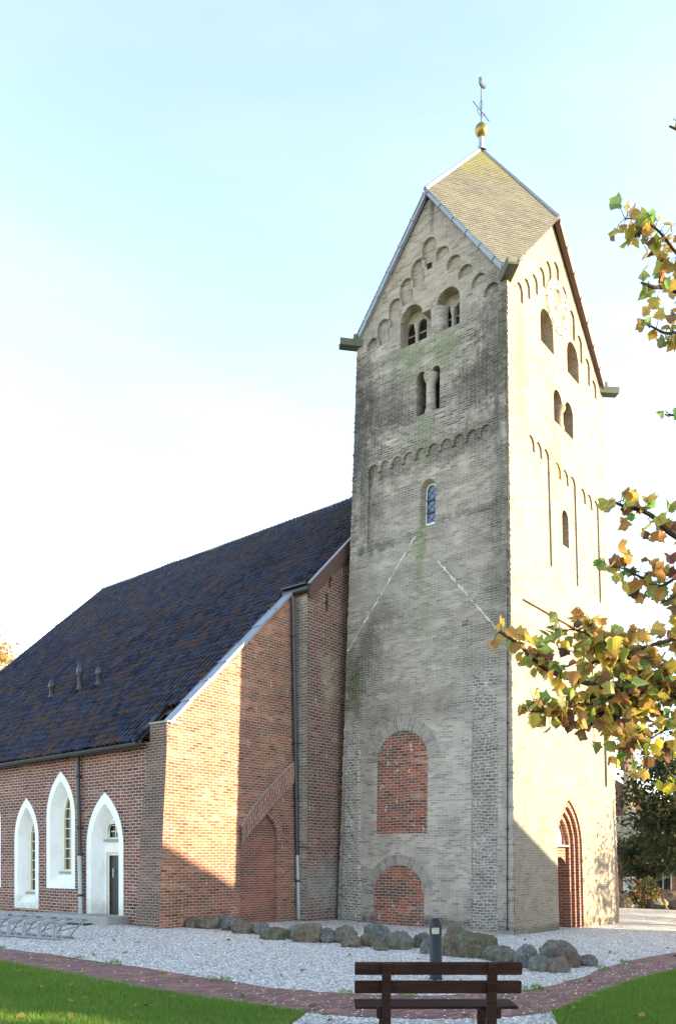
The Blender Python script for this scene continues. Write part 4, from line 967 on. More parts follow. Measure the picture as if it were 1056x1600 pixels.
def path_mat():
    t = NT('red clinker paving'); p = t.obj(); X = t.sep(p)
    # bricks turned 45 degrees, laid in rows
    c_ = t.n('ShaderNodeCombineXYZ'); t.put(t.math('MULTIPLY', t.math('ADD', X[0], X[1]), .7071), c_.inputs[0]); t.put(t.math('MULTIPLY', t.math('SUBTRACT', X[0], X[1]), .7071), c_.inputs[1])
    wv = t.vmath('SCALE', t.noise(p, 7.0, 2.0, out=1)); wv.node.inputs[3].default_value = .03
    b = t.n('ShaderNodeTexBrick', offset=.5); t.l(t.vmath('ADD', c_.outputs[0], wv), b.inputs['Vector'])
    for k, v_ in (('Color1', (0, 0, 0, 1)), ('Color2', (1, 1, 1, 1)), ('Mortar', (0, 0, 0, 1))): b.inputs[k].default_value = v_
    b.inputs['Scale'].default_value = 1; b.inputs['Brick Width'].default_value = .2; b.inputs['Row Height'].default_value = .07; b.inputs['Mortar Size'].default_value = .006
    n = t.noise(p, 3.0, 5.0, .65)
    v = t.math('ADD', t.math('MULTIPLY', b.outputs['Color'], .55), t.math('MULTIPLY', n, .6))
    c = t.ramp(v, [(.2, (.08, .05, .048)), (.45, (.17, .078, .068)), (.65, (.23, .10, .08)), (.9, (.30, .15, .12))])
    c = t.mix(t.math('MULTIPLY', t.step(t.noise(p, 1.1, 5.0, .7), .5, .68), .55), c, (.12, .105, .08))
    c = t.mix(t.math('MULTIPLY', b.outputs['Fac'], .7), c, (.10, .09, .075))
    t.bump(t.math('SUBTRACT', 1.0, b.outputs['Fac']), .5, .01)
    return t.done(c, .85, .25)
M['path'] = path_mat()
def soil_mat():
    t = NT('lawn floor'); p = t.obj(); n = t.noise(p, 4.0, 5.0); n2 = t.noise(p, 60.0, 3.0)
    c = t.ramp(t.math('ADD', t.math('MULTIPLY', n, .5), t.math('MULTIPLY', n2, .5)), [(.3, (.06, .115, .02)), (.7, (.12, .20, .035))]); t.bump(n2, .8, .03); return t.done(c, .95, .1)
M['lawn'] = soil_mat()
b = MB(); n_ = 24
for i in range(n_):
    for j in range(n_):
        x0, x1 = -320 + 640 * i / n_, -320 + 640 * (i + 1) / n_; y0, y1 = -60 + 600 * j / n_, -60 + 600 * (j + 1) / n_
        b.face([Vector((x, y, gz(x, y))) for x, y in ((x0, y0), (x1, y0), (x1, y1), (x0, y1))])
tag(b.build('ground', M['gravel']), kind='structure')
sheet('brick_path', path_poly, .006, M['path'])
sheet('lawn', lawnL, .010, M['lawn']); sheet('lawn', lawnR, .010, M['lawn'])

rg = np.random.default_rng(5)
def ngz(x, y): return 0.04 - 0.03 * x
# loose shells and pebbles lying on the gravel bed and a few on the path
def pebbles(name, n, box_, keep, size, m, zoff=.0, power=1.0):
    x = rg.uniform(box_[0], box_[1], n); y = box_[2] + (box_[3] - box_[2]) * rg.uniform(0, 1, n) ** power
    P = np.stack([x, y], 1); k = keep(P); x, y = x[k], y[k]; n = len(x)
    base = np.array([[1, 0, 0], [.3, .9, .1], [-.8, .55, 0], [-.85, -.5, .05], [.25, -.95, 0], [.1, .05, .75], [-.1, 0, -.4]])
    f = np.array([[0, 1, 5], [1, 2, 5], [2, 3, 5], [3, 4, 5], [4, 0, 5]])
    s = rg.uniform(.5, 1.0, (n, 1, 1)) ** 1.5 * size; a = rg.uniform(0, 6.28, n); j = 1 + rg.uniform(-.4, .4, (n, 7, 3))
    v = base[None] * j * s * np.array([1, 1, .62]); ca, sa = np.cos(a)[:, None], np.sin(a)[:, None]
    vx = v[:, :, 0] * ca - v[:, :, 1] * sa; vy = v[:, :, 0] * sa + v[:, :, 1] * ca
    tl = rg.uniform(-.5, .5, (n, 2, 1))
    vz = v[:, :, 2] + vx * tl[:, 0] * .5 + vy * tl[:, 1] * .5
    V = np.stack([vx + x[:, None], vy + y[:, None], vz + ngz(x, y)[:, None] + zoff], 2).reshape(-1, 3)
    Fc = (f[None] + (np.arange(n) * 7)[:, None, None]).reshape(-1, 3)
    tone = rg.choice([.30, .44, .57, .64, .69, .74], n, p=[.08, .14, .24, .22, .2, .12]); wa = rg.uniform(.04, .24, n)
    c = np.stack([tone, tone * (1 - wa * .4), tone * (1 - wa)], 1)
    o = np_mesh(name, V, Fc, m, colr=np.repeat(c, 7, 0)); return tag(o, kind='stuff')
t = NT('pebble'); at_ = t.n('ShaderNodeVertexColor', layer_name='Col'); M['pebble'] = t.done(at_.outputs[0], .8, .3)
A_poly = [tuple((A0 + e * a + w * c)[:2]) for a, c in ((0, 0), (LN, 0), (LN, LW), (0, LW))]
def on_gravel(P):
    N_ = pw(SW, RN); rel = P - np.array([N_.x, N_.y]); nv = (rel @ np.array([e.x, e.y]) > 0) & (rel @ np.array([w.x, w.y]) > -.25)
    return ~inpoly(P, path_poly) & ~inpoly(P, lawnL) & ~inpoly(P, lawnR) & ~inpoly(P, A_poly) & ~nv & (np.abs(P[:, 0]) < P[:, 1] * .47 + .5)
tag(pebbles('loose_gravel', 210000, (-10, 9, 7.6, 24), on_gravel, .021, M['pebble'], .002, 1.25), 'white shell gravel spread round the church between the path and the walls', 'gravel')
tag(pebbles('scattered_gravel', 5200, (-6, 7, 8.5, 14.5), lambda P: inpoly(P, path_poly) & ((P[:, 0] > -1.3) | (rg.uniform(0, 1, len(P)) < .3)), .016, M['pebble'], .010), 'pale pebbles scattered over the red brick path', 'gravel')
# grass
def blades(name, n, box_, keep, hgt, wid, m, zoff=.008, cset=None):
    x = rg.uniform(box_[0], box_[1], n); y = rg.uniform(box_[2], box_[3], n); P = np.stack([x, y], 1); k = keep(P); x, y = x[k], y[k]; n = len(x)
    a = rg.uniform(0, 6.28, n); lean = rg.normal(0, .45, (n, 2)); h = hgt * rg.uniform(.55, 1.25, n); wd = wid * rg.uniform(.7, 1.3, n)
    dx, dy = np.cos(a) * wd, np.sin(a) * wd; z = ngz(x, y) + zoff
    V = np.stack([np.stack([x - dx, y - dy, z], 1), np.stack([x + dx, y + dy, z], 1), np.stack([x + lean[:, 0] * h, y + lean[:, 1] * h, z + h], 1)], 1).reshape(-1, 3)
    Fc = np.arange(3 * n).reshape(-1, 3)
    patch = .5 + .3 * np.sin(x * 2.1 + np.sin(y * 1.7) * 1.5) * np.sin(y * 2.6 + x) + .2 * np.sin(x * 6.3 + 2 * np.sin(y * 5.1)) * np.sin(y * 7.7 - x * 2)
    g = rg.uniform(0, 1, n) * .65 + patch * .35
    c = np.stack([.085 + .105 * g, .172 + .168 * g, .018 + .020 * g], 1) if cset is None else np.tile(np.array(cset), (n, 1)) * (.6 + .8 * g[:, None])
    dry = rg.uniform(0, 1, n) < .09; c[dry] = (.28, .25, .10)
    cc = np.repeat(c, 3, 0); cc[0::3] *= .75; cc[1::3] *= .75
    return tag(np_mesh(name, V, Fc, m, colr=cc), kind='stuff')
t = NT('grass blade'); at_ = t.n('ShaderNodeVertexColor', layer_name='Col'); t.done(at_.outputs[0], .55, .3)
tr = t.n('ShaderNodeBsdfTranslucent'); t.l(at_.outputs[0], tr.inputs[0]); mx = t.n('ShaderNodeMixShader'); mx.inputs[0].default_value = .4; t.l(t.b.outputs[0], mx.inputs[1]); t.l(tr.outputs[0], mx.inputs[2]); t.l(mx.outputs[0], t.out.inputs[0])
M['blade'] = t.mat
vis = lambda P: np.abs(P[:, 0]) < P[:, 1] * .75 + 1.0
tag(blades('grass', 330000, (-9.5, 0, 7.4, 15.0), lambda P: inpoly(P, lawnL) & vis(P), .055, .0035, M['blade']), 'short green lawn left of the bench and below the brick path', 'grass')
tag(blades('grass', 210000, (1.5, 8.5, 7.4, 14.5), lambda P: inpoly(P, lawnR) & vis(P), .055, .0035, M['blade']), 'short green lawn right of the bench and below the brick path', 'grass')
ue = np.array(upE); 
def near_edge(P):
    d = np.min(np.hypot(P[:, None, 0] - ue[None, :, 0], P[:, None, 1] - ue[None, :, 1]), 1)
    cl = np.sin(P[:, 0] * 3.1) + np.sin(P[:, 0] * 7.7 + 1)
    return (d < .16) & (cl > 1.05)
tag(blades('weeds', 60000, (-6, 6, 8.5, 14.5), near_edge, .06, .006, M['blade'], 0), 'low weeds along the edge between gravel and brick path', 'weeds')
lo_c = np.array(gxy([(470, 1586), (500, 1593), (850, 1588), (868, 1584), (1010, 1440), (940, 1446), (700, 1453)]))
def near_pts(P):
    d = np.min(np.hypot(P[:, None, 0] - lo_c[None, :, 0], P[:, None, 1] - lo_c[None, :, 1]), 1); return d < .22
tag(blades('weeds', 30000, (-1.2, 9, 8.5, 24), near_pts, .05, .006, M['blade'], 0), 'sparse weeds in the gravel by the bench', 'weeds')

# ------------------------------------------------------------------ boulders
def rock_mat(name, c1, c2, c3, moss):
    t = NT(name); p = t.n('ShaderNodeTexCoord').outputs['Object']; n1 = t.noise(p, 3.0, 6.0, .65); n2 = t.noise(p, 16.0, 5.0, .7); n3 = t.noise(p, 60.0, 2.0)
    c = t.ramp(t.math('ADD', t.math('MULTIPLY', n1, .45), t.math('MULTIPLY', n2, .55)), [(.36, c1), (.5, c2), (.62, c3)])
    c = t.mix(t.math('MULTIPLY', t.step(n3, .60, .72), .45), c, (.33, .33, .31))
    nm = t.noise(t.vmath('ADD', p, (3, 1, 2)), 2.6, 6.0, .7)
    c = t.mix(t.math('MULTIPLY', t.step(nm, .66 - moss * .22, .78 - moss * .18), .7), c, (.11, .108, .04))
    c = t.mix(t.math('MULTIPLY', t.step(t.noise(p, 9.0, 4.0, .7), .62, .70), .5), c, (.30, .31, .28))
    t.bump(t.math('ADD', n2, t.math('MULTIPLY', n3, .5)), 1.0, .05); return t.done(c, .9, .25)
RM = {'grey': rock_mat('grey granite', (.065, .062, .048), (.15, .142, .112), (.25, .238, .195), .4), 'brown': rock_mat('brown granite', (.065, .052, .038), (.155, .122, .09), (.25, .20, .155), .35),
      'moss': rock_mat('mossy granite', (.055, .052, .034), (.125, .116, .078), (.21, .198, .145), .85), 'pale': rock_mat('pale speckled granite', (.11, .115, .115), (.19, .195, .19), (.27, .27, .265), .0),
      'blue': rock_mat('blue grey granite', (.06, .062, .057), (.14, .143, .134), (.24, .243, .23), .25), 'red': rock_mat('reddish granite', (.075, .048, .036), (.15, .10, .08), (.21, .15, .12), .35),
      'pink': rock_mat('pinkish granite', (.10, .075, .065), (.17, .135, .12), (.25, .21, .19), .05), 'tan': rock_mat('tan granite', (.15, .105, .065), (.25, .18, .115), (.34, .26, .175), .0)}
def boulder(x0, y0, x1, y1, m, label, top=(0, 0), group='boulders in a curved row on the gravel', dk=.75, sharp=.5, seed=0):
    cx_ = (x0 + x1) / 2; g = gp(cx_, y1 - (y1 - y0) * .06); wx = (x1 - x0) / F_PX * g.y; hz_ = (y1 - y0) / F_PX * g.y
    dep = wx * dk; c = Vector((g.x, g.y + dep * .42, g.z))
    k = c.y / g.y; wx *= k * .52; hz_ *= k
    bm = bmesh.new(); bmesh.ops.create_icosphere(bm, subdivisions=4, radius=1.0); sd = Vector((seed * 3.7 + 1, seed * 1.3, seed * 7.1))
    pl = [Vector((noise.noise(sd + Vector((i, 0, 0))), noise.noise(sd + Vector((0, i + .5, 0))), noise.noise(sd + Vector((0, 0, i + .3))))).normalized() for i in range(1, 8)]
    for v in bm.verts:
        d = v.co.normalized(); r_ = 1.0
        for q_ in pl:
            a = d.dot(q_)
            off = 1.0 - sharp * .36
            if a > off: r_ = min(r_, off / a)
        r_ *= 1 + .16 * noise.noise(d * 1.6 + sd) + .09 * noise.noise(d * 4 + sd) + .025 * noise.noise(d * 11 + sd)
        v.co = d * r_
        f = max(0, v.co.z)
        v.co.x += top[0] * f; v.co.y += top[1] * f
    zs = [v.co.z for v in bm.verts]; xs = [v.co.x for v in bm.verts]; sx = 2.0 / (max(xs) - min(xs)); xo = (max(xs) + min(xs)) / 2
    zt = max(zs)
    for v in bm.verts: v.co = Vector(((v.co.x - xo) * sx * wx, v.co.y * dep * .5, (v.co.z + .52) / (zt + .52) * hz_))
    me = bpy.data.meshes.new('boulder'); bm.to_mesh(me); bm.free()
    for p_ in me.polygons: p_.use_smooth = True
    me.materials.append(RM[m]); o = bpy.data.objects.new('boulder', me); col.objects.link(o); o.location = c
    tag(o, label, 'boulder', group); return o
rocks = [
    (286, 1434, 312, 1452, 'brown', 'small dark brown boulder at the far left end of the row by the church wall', (0, 0), .75, .3),
    (311, 1429, 336, 1444, 'moss', 'low greenish boulder behind the second stone from the left end of the row', (0, 0), .75, .4),
    (303, 1434, 342, 1454, 'brown', 'grey brown boulder with a slanting ridge, second from the left end of the row', (.3, 0), .8, .8),
    (329, 1430, 356, 1453, 'pink', 'pinkish boulder third from the left end of the row', (.1, 0), .75, .6),
    (344, 1435, 378, 1457, 'blue', 'light bluish grey boulder between pinkish and smooth tan stones', (.25, 0), .8, .8),
    (361, 1443, 400, 1461, 'brown', 'smooth low grey brown boulder lying long in the left part of the row', (0, 0), .7, .15),
    (394, 1444, 424, 1463, 'blue', 'grey green boulder in front of the downpipe foot', (-.1, 0), .8, .4),
    (405, 1451, 448, 1471, 'moss', 'flat dark mossy boulder left of the pale speckled stone', (.2, 0), .7, .6),
    (446, 1447, 475, 1470, 'pale', 'pale speckled round boulder behind the large brown wedge', (0, 0), .8, .1),
    (454, 1446, 502, 1476, 'brown', 'large brown wedge shaped boulder with a peak at its right', (.42, 0), .75, .7),
    (496, 1452, 526, 1476, 'blue', 'grey green boulder touching the right side of the brown wedge', (-.1, 0), .8, .4),
    (520, 1449, 558, 1477, 'grey', 'round grey boulder left of the largest grey clump', (.05, 0), .85, .2),
    (532, 1464, 564, 1483, 'brown', 'small rough brown boulder in front of the round grey stone', (.2, 0), .7, .7),
    (566, 1445, 616, 1476, 'blue', 'broad blue grey boulder rising behind two mossy stones', (-.15, 0), .8, .5),
    (563, 1461, 595, 1482, 'moss', 'yellow green mossy boulder below the broad blue grey stone', (-.1, 0), .7, .5),
    (583, 1471, 607, 1488, 'moss', 'smallest mossy stone at the foot of the broad blue grey boulder', (.1, 0), .7, .6),
    (605, 1458, 648, 1487, 'grey', 'round grey boulder with a cracked mossy foot left of the lamp bollard', (0, 0), .85, .1),
    (646, 1460, 676, 1484, 'brown', 'brown boulder directly behind the lamp bollard on its left', (0, 0), .8, .3),
    (657, 1470, 678, 1493, 'blue', 'small blue grey stone half hidden by the lamp bollard', (0, 0), .8, .1),
    (688, 1451, 729, 1499, 'brown', 'tall brown slab leaning to the right beside the lamp bollard', (.42, 0), .6, .5),
    (705, 1459, 781, 1501, 'moss', 'largest mossy boulder right of the lamp bollard with a dark crack', (.06, 0), .6, .6),
    (777, 1479, 800, 1490, 'brown', 'flat dark stone peeking out behind the two low boulders', (0, 0), .7, .2),
    (755, 1480, 790, 1503, 'grey', 'low grey boulder just above the right end of the bench back', (-.1, 0), .7, .4),
    (764, 1485, 814, 1506, 'grey', 'flat wide pale grey boulder behind the right end of the bench', (0, 0), .6, .2),
    (806, 1480, 848, 1516, 'blue', 'grey green boulder right of the bench, left of the smooth blue one', (.15, 0), .8, .5),
    (828, 1495, 861, 1521, 'blue', 'smooth dark blue grey boulder between grey green and brown pointed stones', (.05, 0), .85, .05),
    (853, 1497, 894, 1523, 'pink', 'pointed brown boulder in front of the tallest round stone at the right', (-.05, 0), .75, .6),
    (848, 1473, 906, 1513, 'grey', 'tall round grey boulder at the right end of the row', (.05, 0), .75, .2),
    (869, 1484, 910, 1515, 'red', 'reddish boulder with yellow moss leaning on the tall round one', (-.2, 0), .7, .4),
    (903, 1494, 937, 1512, 'blue', 'small flat grey stone at the far right end of the row', (.1, 0), .75, .3)]
for i, (x0, y0, x1, y1, m, lab, tp_, dk, shp) in enumerate(rocks): boulder(x0, y0, x1, y1, m, lab, tp_, dk=dk, sharp=shp, seed=i + 1)
for i, (x0, y0, x1, y1, m, lab) in enumerate([
    (967, 1398, 988, 1421, 'tan', 'tan boulder beside the tower edge and left of the autumn shrub'), (1013, 1404, 1037, 1422, 'grey', 'grey green boulder right of the autumn shrub'),
    (1024, 1405, 1048, 1422, 'tan', 'round tan boulder in front of the far slab stone'), (1040, 1395, 1084, 1414, 'tan', 'large flat tan slab stone at the far right edge'),
    (1048, 1408, 1080, 1424, 'brown', 'brown boulder below the flat slab stone at the right edge'), (1000, 1406, 1018, 1421, 'brown', 'small brown boulder half under the autumn shrub')]):
    boulder(x0, y0, x1, y1, m, lab, (0, 0), 'boulders under the trees behind the tower', .8, .2, seed=50 + i)

# ------------------------------------------------------------------ bench, lamp bollard, bicycle rack
def wood_mat():
    t = NT('dark stained wood'); p = t.n('ShaderNodeTexCoord').outputs['Object']; g = t.noise(t.scale(p, 2.0, 30.0, 40.0), 1.0, 4.0, .6); n = t.noise(p, 5.0, 4.0)
    c = t.ramp(t.math('ADD', t.math('MULTIPLY', g, .65), t.math('MULTIPLY', n, .35)), [(.3, (.006, .003, .003)), (.5, (.020, .0085, .007)), (.7, (.040, .018, .013))]); t.bump(g, .3, .004); return t.done(c, .65, .12)
M['bench'] = wood_mat()
by = 7.5; bz = gz(.9, by)
bx0, bx1 = (554 - CX) / F_PX * by, (815.5 - CX) / F_PX * by; bxm = (bx0 + bx1) / 2
bench = thing('park_bench', (bxm, by + .3, bz), 'dark brown wooden park bench seen from behind on two posts', 'bench')
def zat(py, y): return CAMZ + (HY - py) / F_PX * y
X_, Y_ = Vector((1, 0, 0)), Vector((0, 1, 0))
for (ya, yb, dy) in ((1504, 1524, 0.0), (1533, 1553, .035)):
    z0, z1 = zat(yb, by + dy), zat(ya, by + dy); g = MB(); lean_ = Vector((0, -.16, 1)).normalized()
    g.bbox(Vector((bxm, by + dy, (z0 + z1) / 2)), X_ * ((bx1 - bx0) / 2), lean_.cross(X_) * .021, lean_ * ((z1 - z0) / 2), .008); g.build('backrest_board', M['bench'], bench)
for k in range(4):
    y = by + .17 + k * .105; z = zat(1572, by + .17) - .012; g = MB()
    g.bbox(Vector((bxm, y, z)), X_ * ((bx1 - bx0) / 2 - .005), Y_ * .047, Z * .014, .006); g.build('seat_slat', M['bench'], bench)
for (xa, xb, sgn) in ((597, 611, -1), (763, 777.5, 1)):
    xm = ((xa + xb) / 2 - CX) / F_PX * (by - .05) ; hw_ = (xb - xa) / 2 / F_PX * by
    lg = MB(); zt_ = zat(1506, by - .05)
    # post: leaning upper part and straight lower part, swept as one prism
    prof = [(-.075, zt_), (-.005, zt_), (.065, .45 + bz), (.085, bz - .1), (.0, bz - .1), (-.01, .45 + bz)]
    lg.prism([Vector((xm - hw_, by + a, z)) for a, z in prof], X_ * hw_ * 2); lo_ = lg.build('post', M['bench'], bench)
    g = MB(); zs_ = zat(1572, by + .17) - .07
    g.bbox(Vector((xm + sgn * hw_ * .0, by + .33, zs_)), X_ * hw_ * .95, Y_ * .30, Z * .035, .006); g.build('seat_bearer', M['bench'], lo_)
    g = MB(); g.bbox(Vector((xm + sgn * (hw_ + .022), by + .06, zat(1582, by + .06))), X_ * .022, Y_ * .05, Z * .055, .006); g.build('bracket_block', M['bench'], lo_)
    g = MB(); g.bbox(Vector((xm, by + .56, (zs_ + bz - .1) / 2)), X_ * hw_ * .9, Y_ * .04, Z * ((zs_ - bz + .1) / 2), .006); g.build('front_leg', M['bench'], lo_)
    for zb_ in (zat(1514, by), zat(1543, by)): g = MB(); g.lathe(Vector((xm, by - .085, zb_)), [(.0, -.012), (.012, -.01), (.012, .005)], 8, axis=-Y_); g.build('bolt', M['iron'], lo_)
bp = gp(681, 1531); br = 9.6 / F_PX * bp.y; bh_ = (1531 - 1435) / F_PX * bp.y
bol = thing('lamp_bollard', bp, 'dark blue grey lamp bollard with domed cap behind the bench', 'bollard')
M['bollard'] = plain('blue black powder coat', (.012, .014, .024), .5, .3, 0, .12, 20.0)
g = MB(); g.lathe(bp, [(br, -.1), (br, bh_ * .735), (br * .93, bh_ * .742), (0, bh_ * .742)], 24); g.lathe(bp, [(br * 1.25, -.05), (br * 1.25, .012), (br, .02)], 24); g.build('post', M['bollard'], bol)
t = NT('frosted lamp lens'); t.b.inputs['Transmission Weight'].default_value = .25; M['lens'] = t.done((.50, .47, .40), .35, .5)
g = MB(); g.lathe(bp, [(br * .80, bh_ * .735), (br * .84, bh_ * .855)], 20); lens = g.build('lens', M['lens'], bol)
for k in range(3):
    g = MB(); a = 2 * math.pi * (k + .62) / 3; c = bp + Vector((math.cos(a) * br * .93, math.sin(a) * br * .93, bh_ * .80)); g.box(c, Vector((math.cos(a), math.sin(a), 0)) * .008, Vector((-math.sin(a), math.cos(a), 0)) * .012, Z * bh_ * .065); g.build('strut', M['bollard'], lens)
g = MB(); g.lathe(bp, [(0, bh_ * .850), (br * 1.04, bh_ * .850), (br * 1.06, bh_ * .868)] + [(br * 1.04 * math.cos(k * math.pi / 20) ** .8, bh_ * (.87 + .13 * math.sin(k * math.pi / 20))) for k in range(0, 10)] + [(0, bh_)], 24); g.build('cap', M['bollard'], bol)

rk0, rk1 = gp(92, 1471), gp(-40, 1461)
rack = thing('bicycle_rack', rk0, 'galvanised steel bicycle rack with slanting wheel hoops on gravel by the church', 'bicycle rack')
rd = (rk1 - rk0); rd.z = 0; rd.normalize(); rn = Vector((-rd.y, rd.x, 0)); rn = rn if rn.y > 0 else -rn
gzv = lambda P: Vector((P.x, P.y, gz(P.x, P.y)))
M['galv'] = plain('galvanised steel', (.25, .265, .285), .45, .5, .65, .2, 9.0)
for off in (0, .42): g = MB(); g.tube([gzv(rk0 + rn * off) + Z * .03, gzv(rk1 + rn * off) + Z * .03], .02, 6); g.build('ground_rail', M['galv'], rack)
for k in range(8):
    c = gzv(rk0 + rd * (.10 + k * .345)); tilt = rd * -.55 + rn * .55; tl_ = .38
    for s_ in (-.035, .035):
        g = MB(); o_ = rd * s_
        low, high = (.12, .38)
        g.tube([c + o_ + Z * .03, c + o_ + Z * .22, c + o_ * 1.0 + rn * .05 - rd * .04 + Z * .30, c + o_ + rn * .40 - rd * .30 + Z * high, c + o_ + rn * .46 - rd * .34 + Z * (high - .02)], .016, 6)
        if s_ < 0:
            c2 = c + rn * .46 - rd * .34 + Z * (high - .03); g.tube([c2 - rd * .035, c2 + rd * .035], .016, 6); g.tube([c2, c2 - Z * .10 - rn * .08 + rd * .06, c + rn * .12 + rd * .0 + Z * .16, c - rn * .0 - rd * .16 + Z * .09, c - rd * .18 + Z * .03], .013, 6)
        g.build('wheel_hoop', M['galv'], rack)
    g = MB(); g.tube([c + rn * .42 + Z * .03, c + rn * .42 - rd * .31 + Z * .36], .014, 6); g.build('upright', M['galv'], rack); g = MB(); g.tube([c - rd * .0 + Z * .02, c + Z * .30], .022, 6); g.build('upright', M['galv'], rack)
g = MB(); dm_ = gp(112, 1445); g.box(dm_ + Z * .012, rd * .45, rn * .16, Z * .012); tag(g.build('drain_grate', M['iron']), 'dark flat drain cover in the gravel beside the bicycle rack', 'drain cover')

# ------------------------------------------------------------------ trees and shrubs
def leaf_mat(name, trans=.45, rough=.5):
    t = NT(name); a = t.n('ShaderNodeVertexColor', layer_name='Col'); p = t.obj(); n = t.noise(p, 22.0, 4.0, .65)
    k = t.n('ShaderNodeCombineXYZ'); f = t.math('ADD', .62, t.math('MULTIPLY', n, .76))
    for i in range(3): t.put(f, k.inputs[i])
    c = t.vmath('MULTIPLY', a.outputs[0], k.outputs[0]); t.done(c, rough, .35)
    tr = t.n('ShaderNodeBsdfTranslucent'); t.l(c, tr.inputs[0]); mx = t.n('ShaderNodeMixShader'); mx.inputs[0].default_value = trans
    t.l(t.b.outputs[0], mx.inputs[1]); t.l(tr.outputs[0], mx.inputs[2]); t.l(mx.outputs[0], t.out.inputs[0]); return t.mat
M['leaf'] = leaf_mat('autumn leaf', .6); M['leafdark'] = leaf_mat('dense leaf', .3, .6)
def bark_mat(name, c1, c2):
    t = NT(name); p = t.obj(); n = t.noise(t.scale(p, 9, 9, 2.0), 1.2, 5.0, .65); t.bump(n, .7, .02); return t.done(t.ramp(n, [(.3, c1), (.7, c2)]), .9, .2)
M['bark'] = bark_mat('grey brown bark', (.035, .028, .022), (.10, .085, .07)); M['twig'] = bark_mat('dark twig', (.025, .016, .012), (.06, .04, .03))
HALF = [(.0, .0), (.16, -.05), (.36, .02), (.52, .17), (.40, .26), (.37, .38), (.47, .60), (.30, .58), (.16, .66), (.0, .60)]
HALF2 = [(.0, .0), (.18, -.03), (.34, .06), (.50, .20), (.44, .30), (.36, .36), (.38, .48), (.36, .74), (.22, .66), (.10, .70), (.0, .64)]
HALF3 = [(.0, .0), (.10, .04), (.27, .10), (.42, .10), (.36, .26), (.38, .40), (.50, .52), (.30, .60), (.22, .76), (.08, .86), (.0, .98)]
def add_leaf(mb, base, d, n, size, colr, curl=.25, shape=HALF2, wsc=1.0):
    """one lobed leaf; d points along its midrib, n out of its face"""
    d = d.normalized(); s_ = d.cross(n); s_ = s_.normalized() if s_.length > 1e-4 else Vector((1, 0, 0)); n = s_.cross(d)
    cen = []; L = []; Rr_ = []
    for x, y in shape:
        x *= wsc
        bend = -curl * y * y * .5
        cen.append(base + d * (y * size) + n * (bend * size))
        fold = curl * abs(x) * .9
        L.append(base + d * (y * size) - s_ * (x * size) + n * ((bend + fold) * size)); Rr_.append(base + d * (y * size) + s_ * (x * size) + n * ((bend + fold) * size))
    mb.face(L, [(0, 0)] * len(L), 0, False, colr); mb.face(Rr_[::-1], [(0, 0)] * len(L), 0, False, colr)
def rv(): 
    while True:
        v = Vector((rnd.uniform(-1, 1), rnd.uniform(-1, 1), rnd.uniform(-1, 1)))
        if .05 < v.length < 1: return v.normalized()
AUT = [((.14, .20, .06), .17), ((.25, .25, .06), .16), ((.33, .235, .055), .25), ((.28, .175, .055), .22), ((.17, .085, .045), .09), ((.08, .036, .030), .05), ((.45, .34, .06), .07), ((.10, .17, .07), .01)]
def aut(bright=0.0):
    if rnd.random() < bright: return ((.42, .36, .04), (.30, .36, .06), (.45, .28, .04))[rnd.randrange(3)]
    x = rnd.random(); s_ = 0
    for c, p in AUT:
        s_ += p
        if x < s_: return tuple(k * rnd.uniform(1.05, 1.6) for k in c)
    return AUT[0][0]
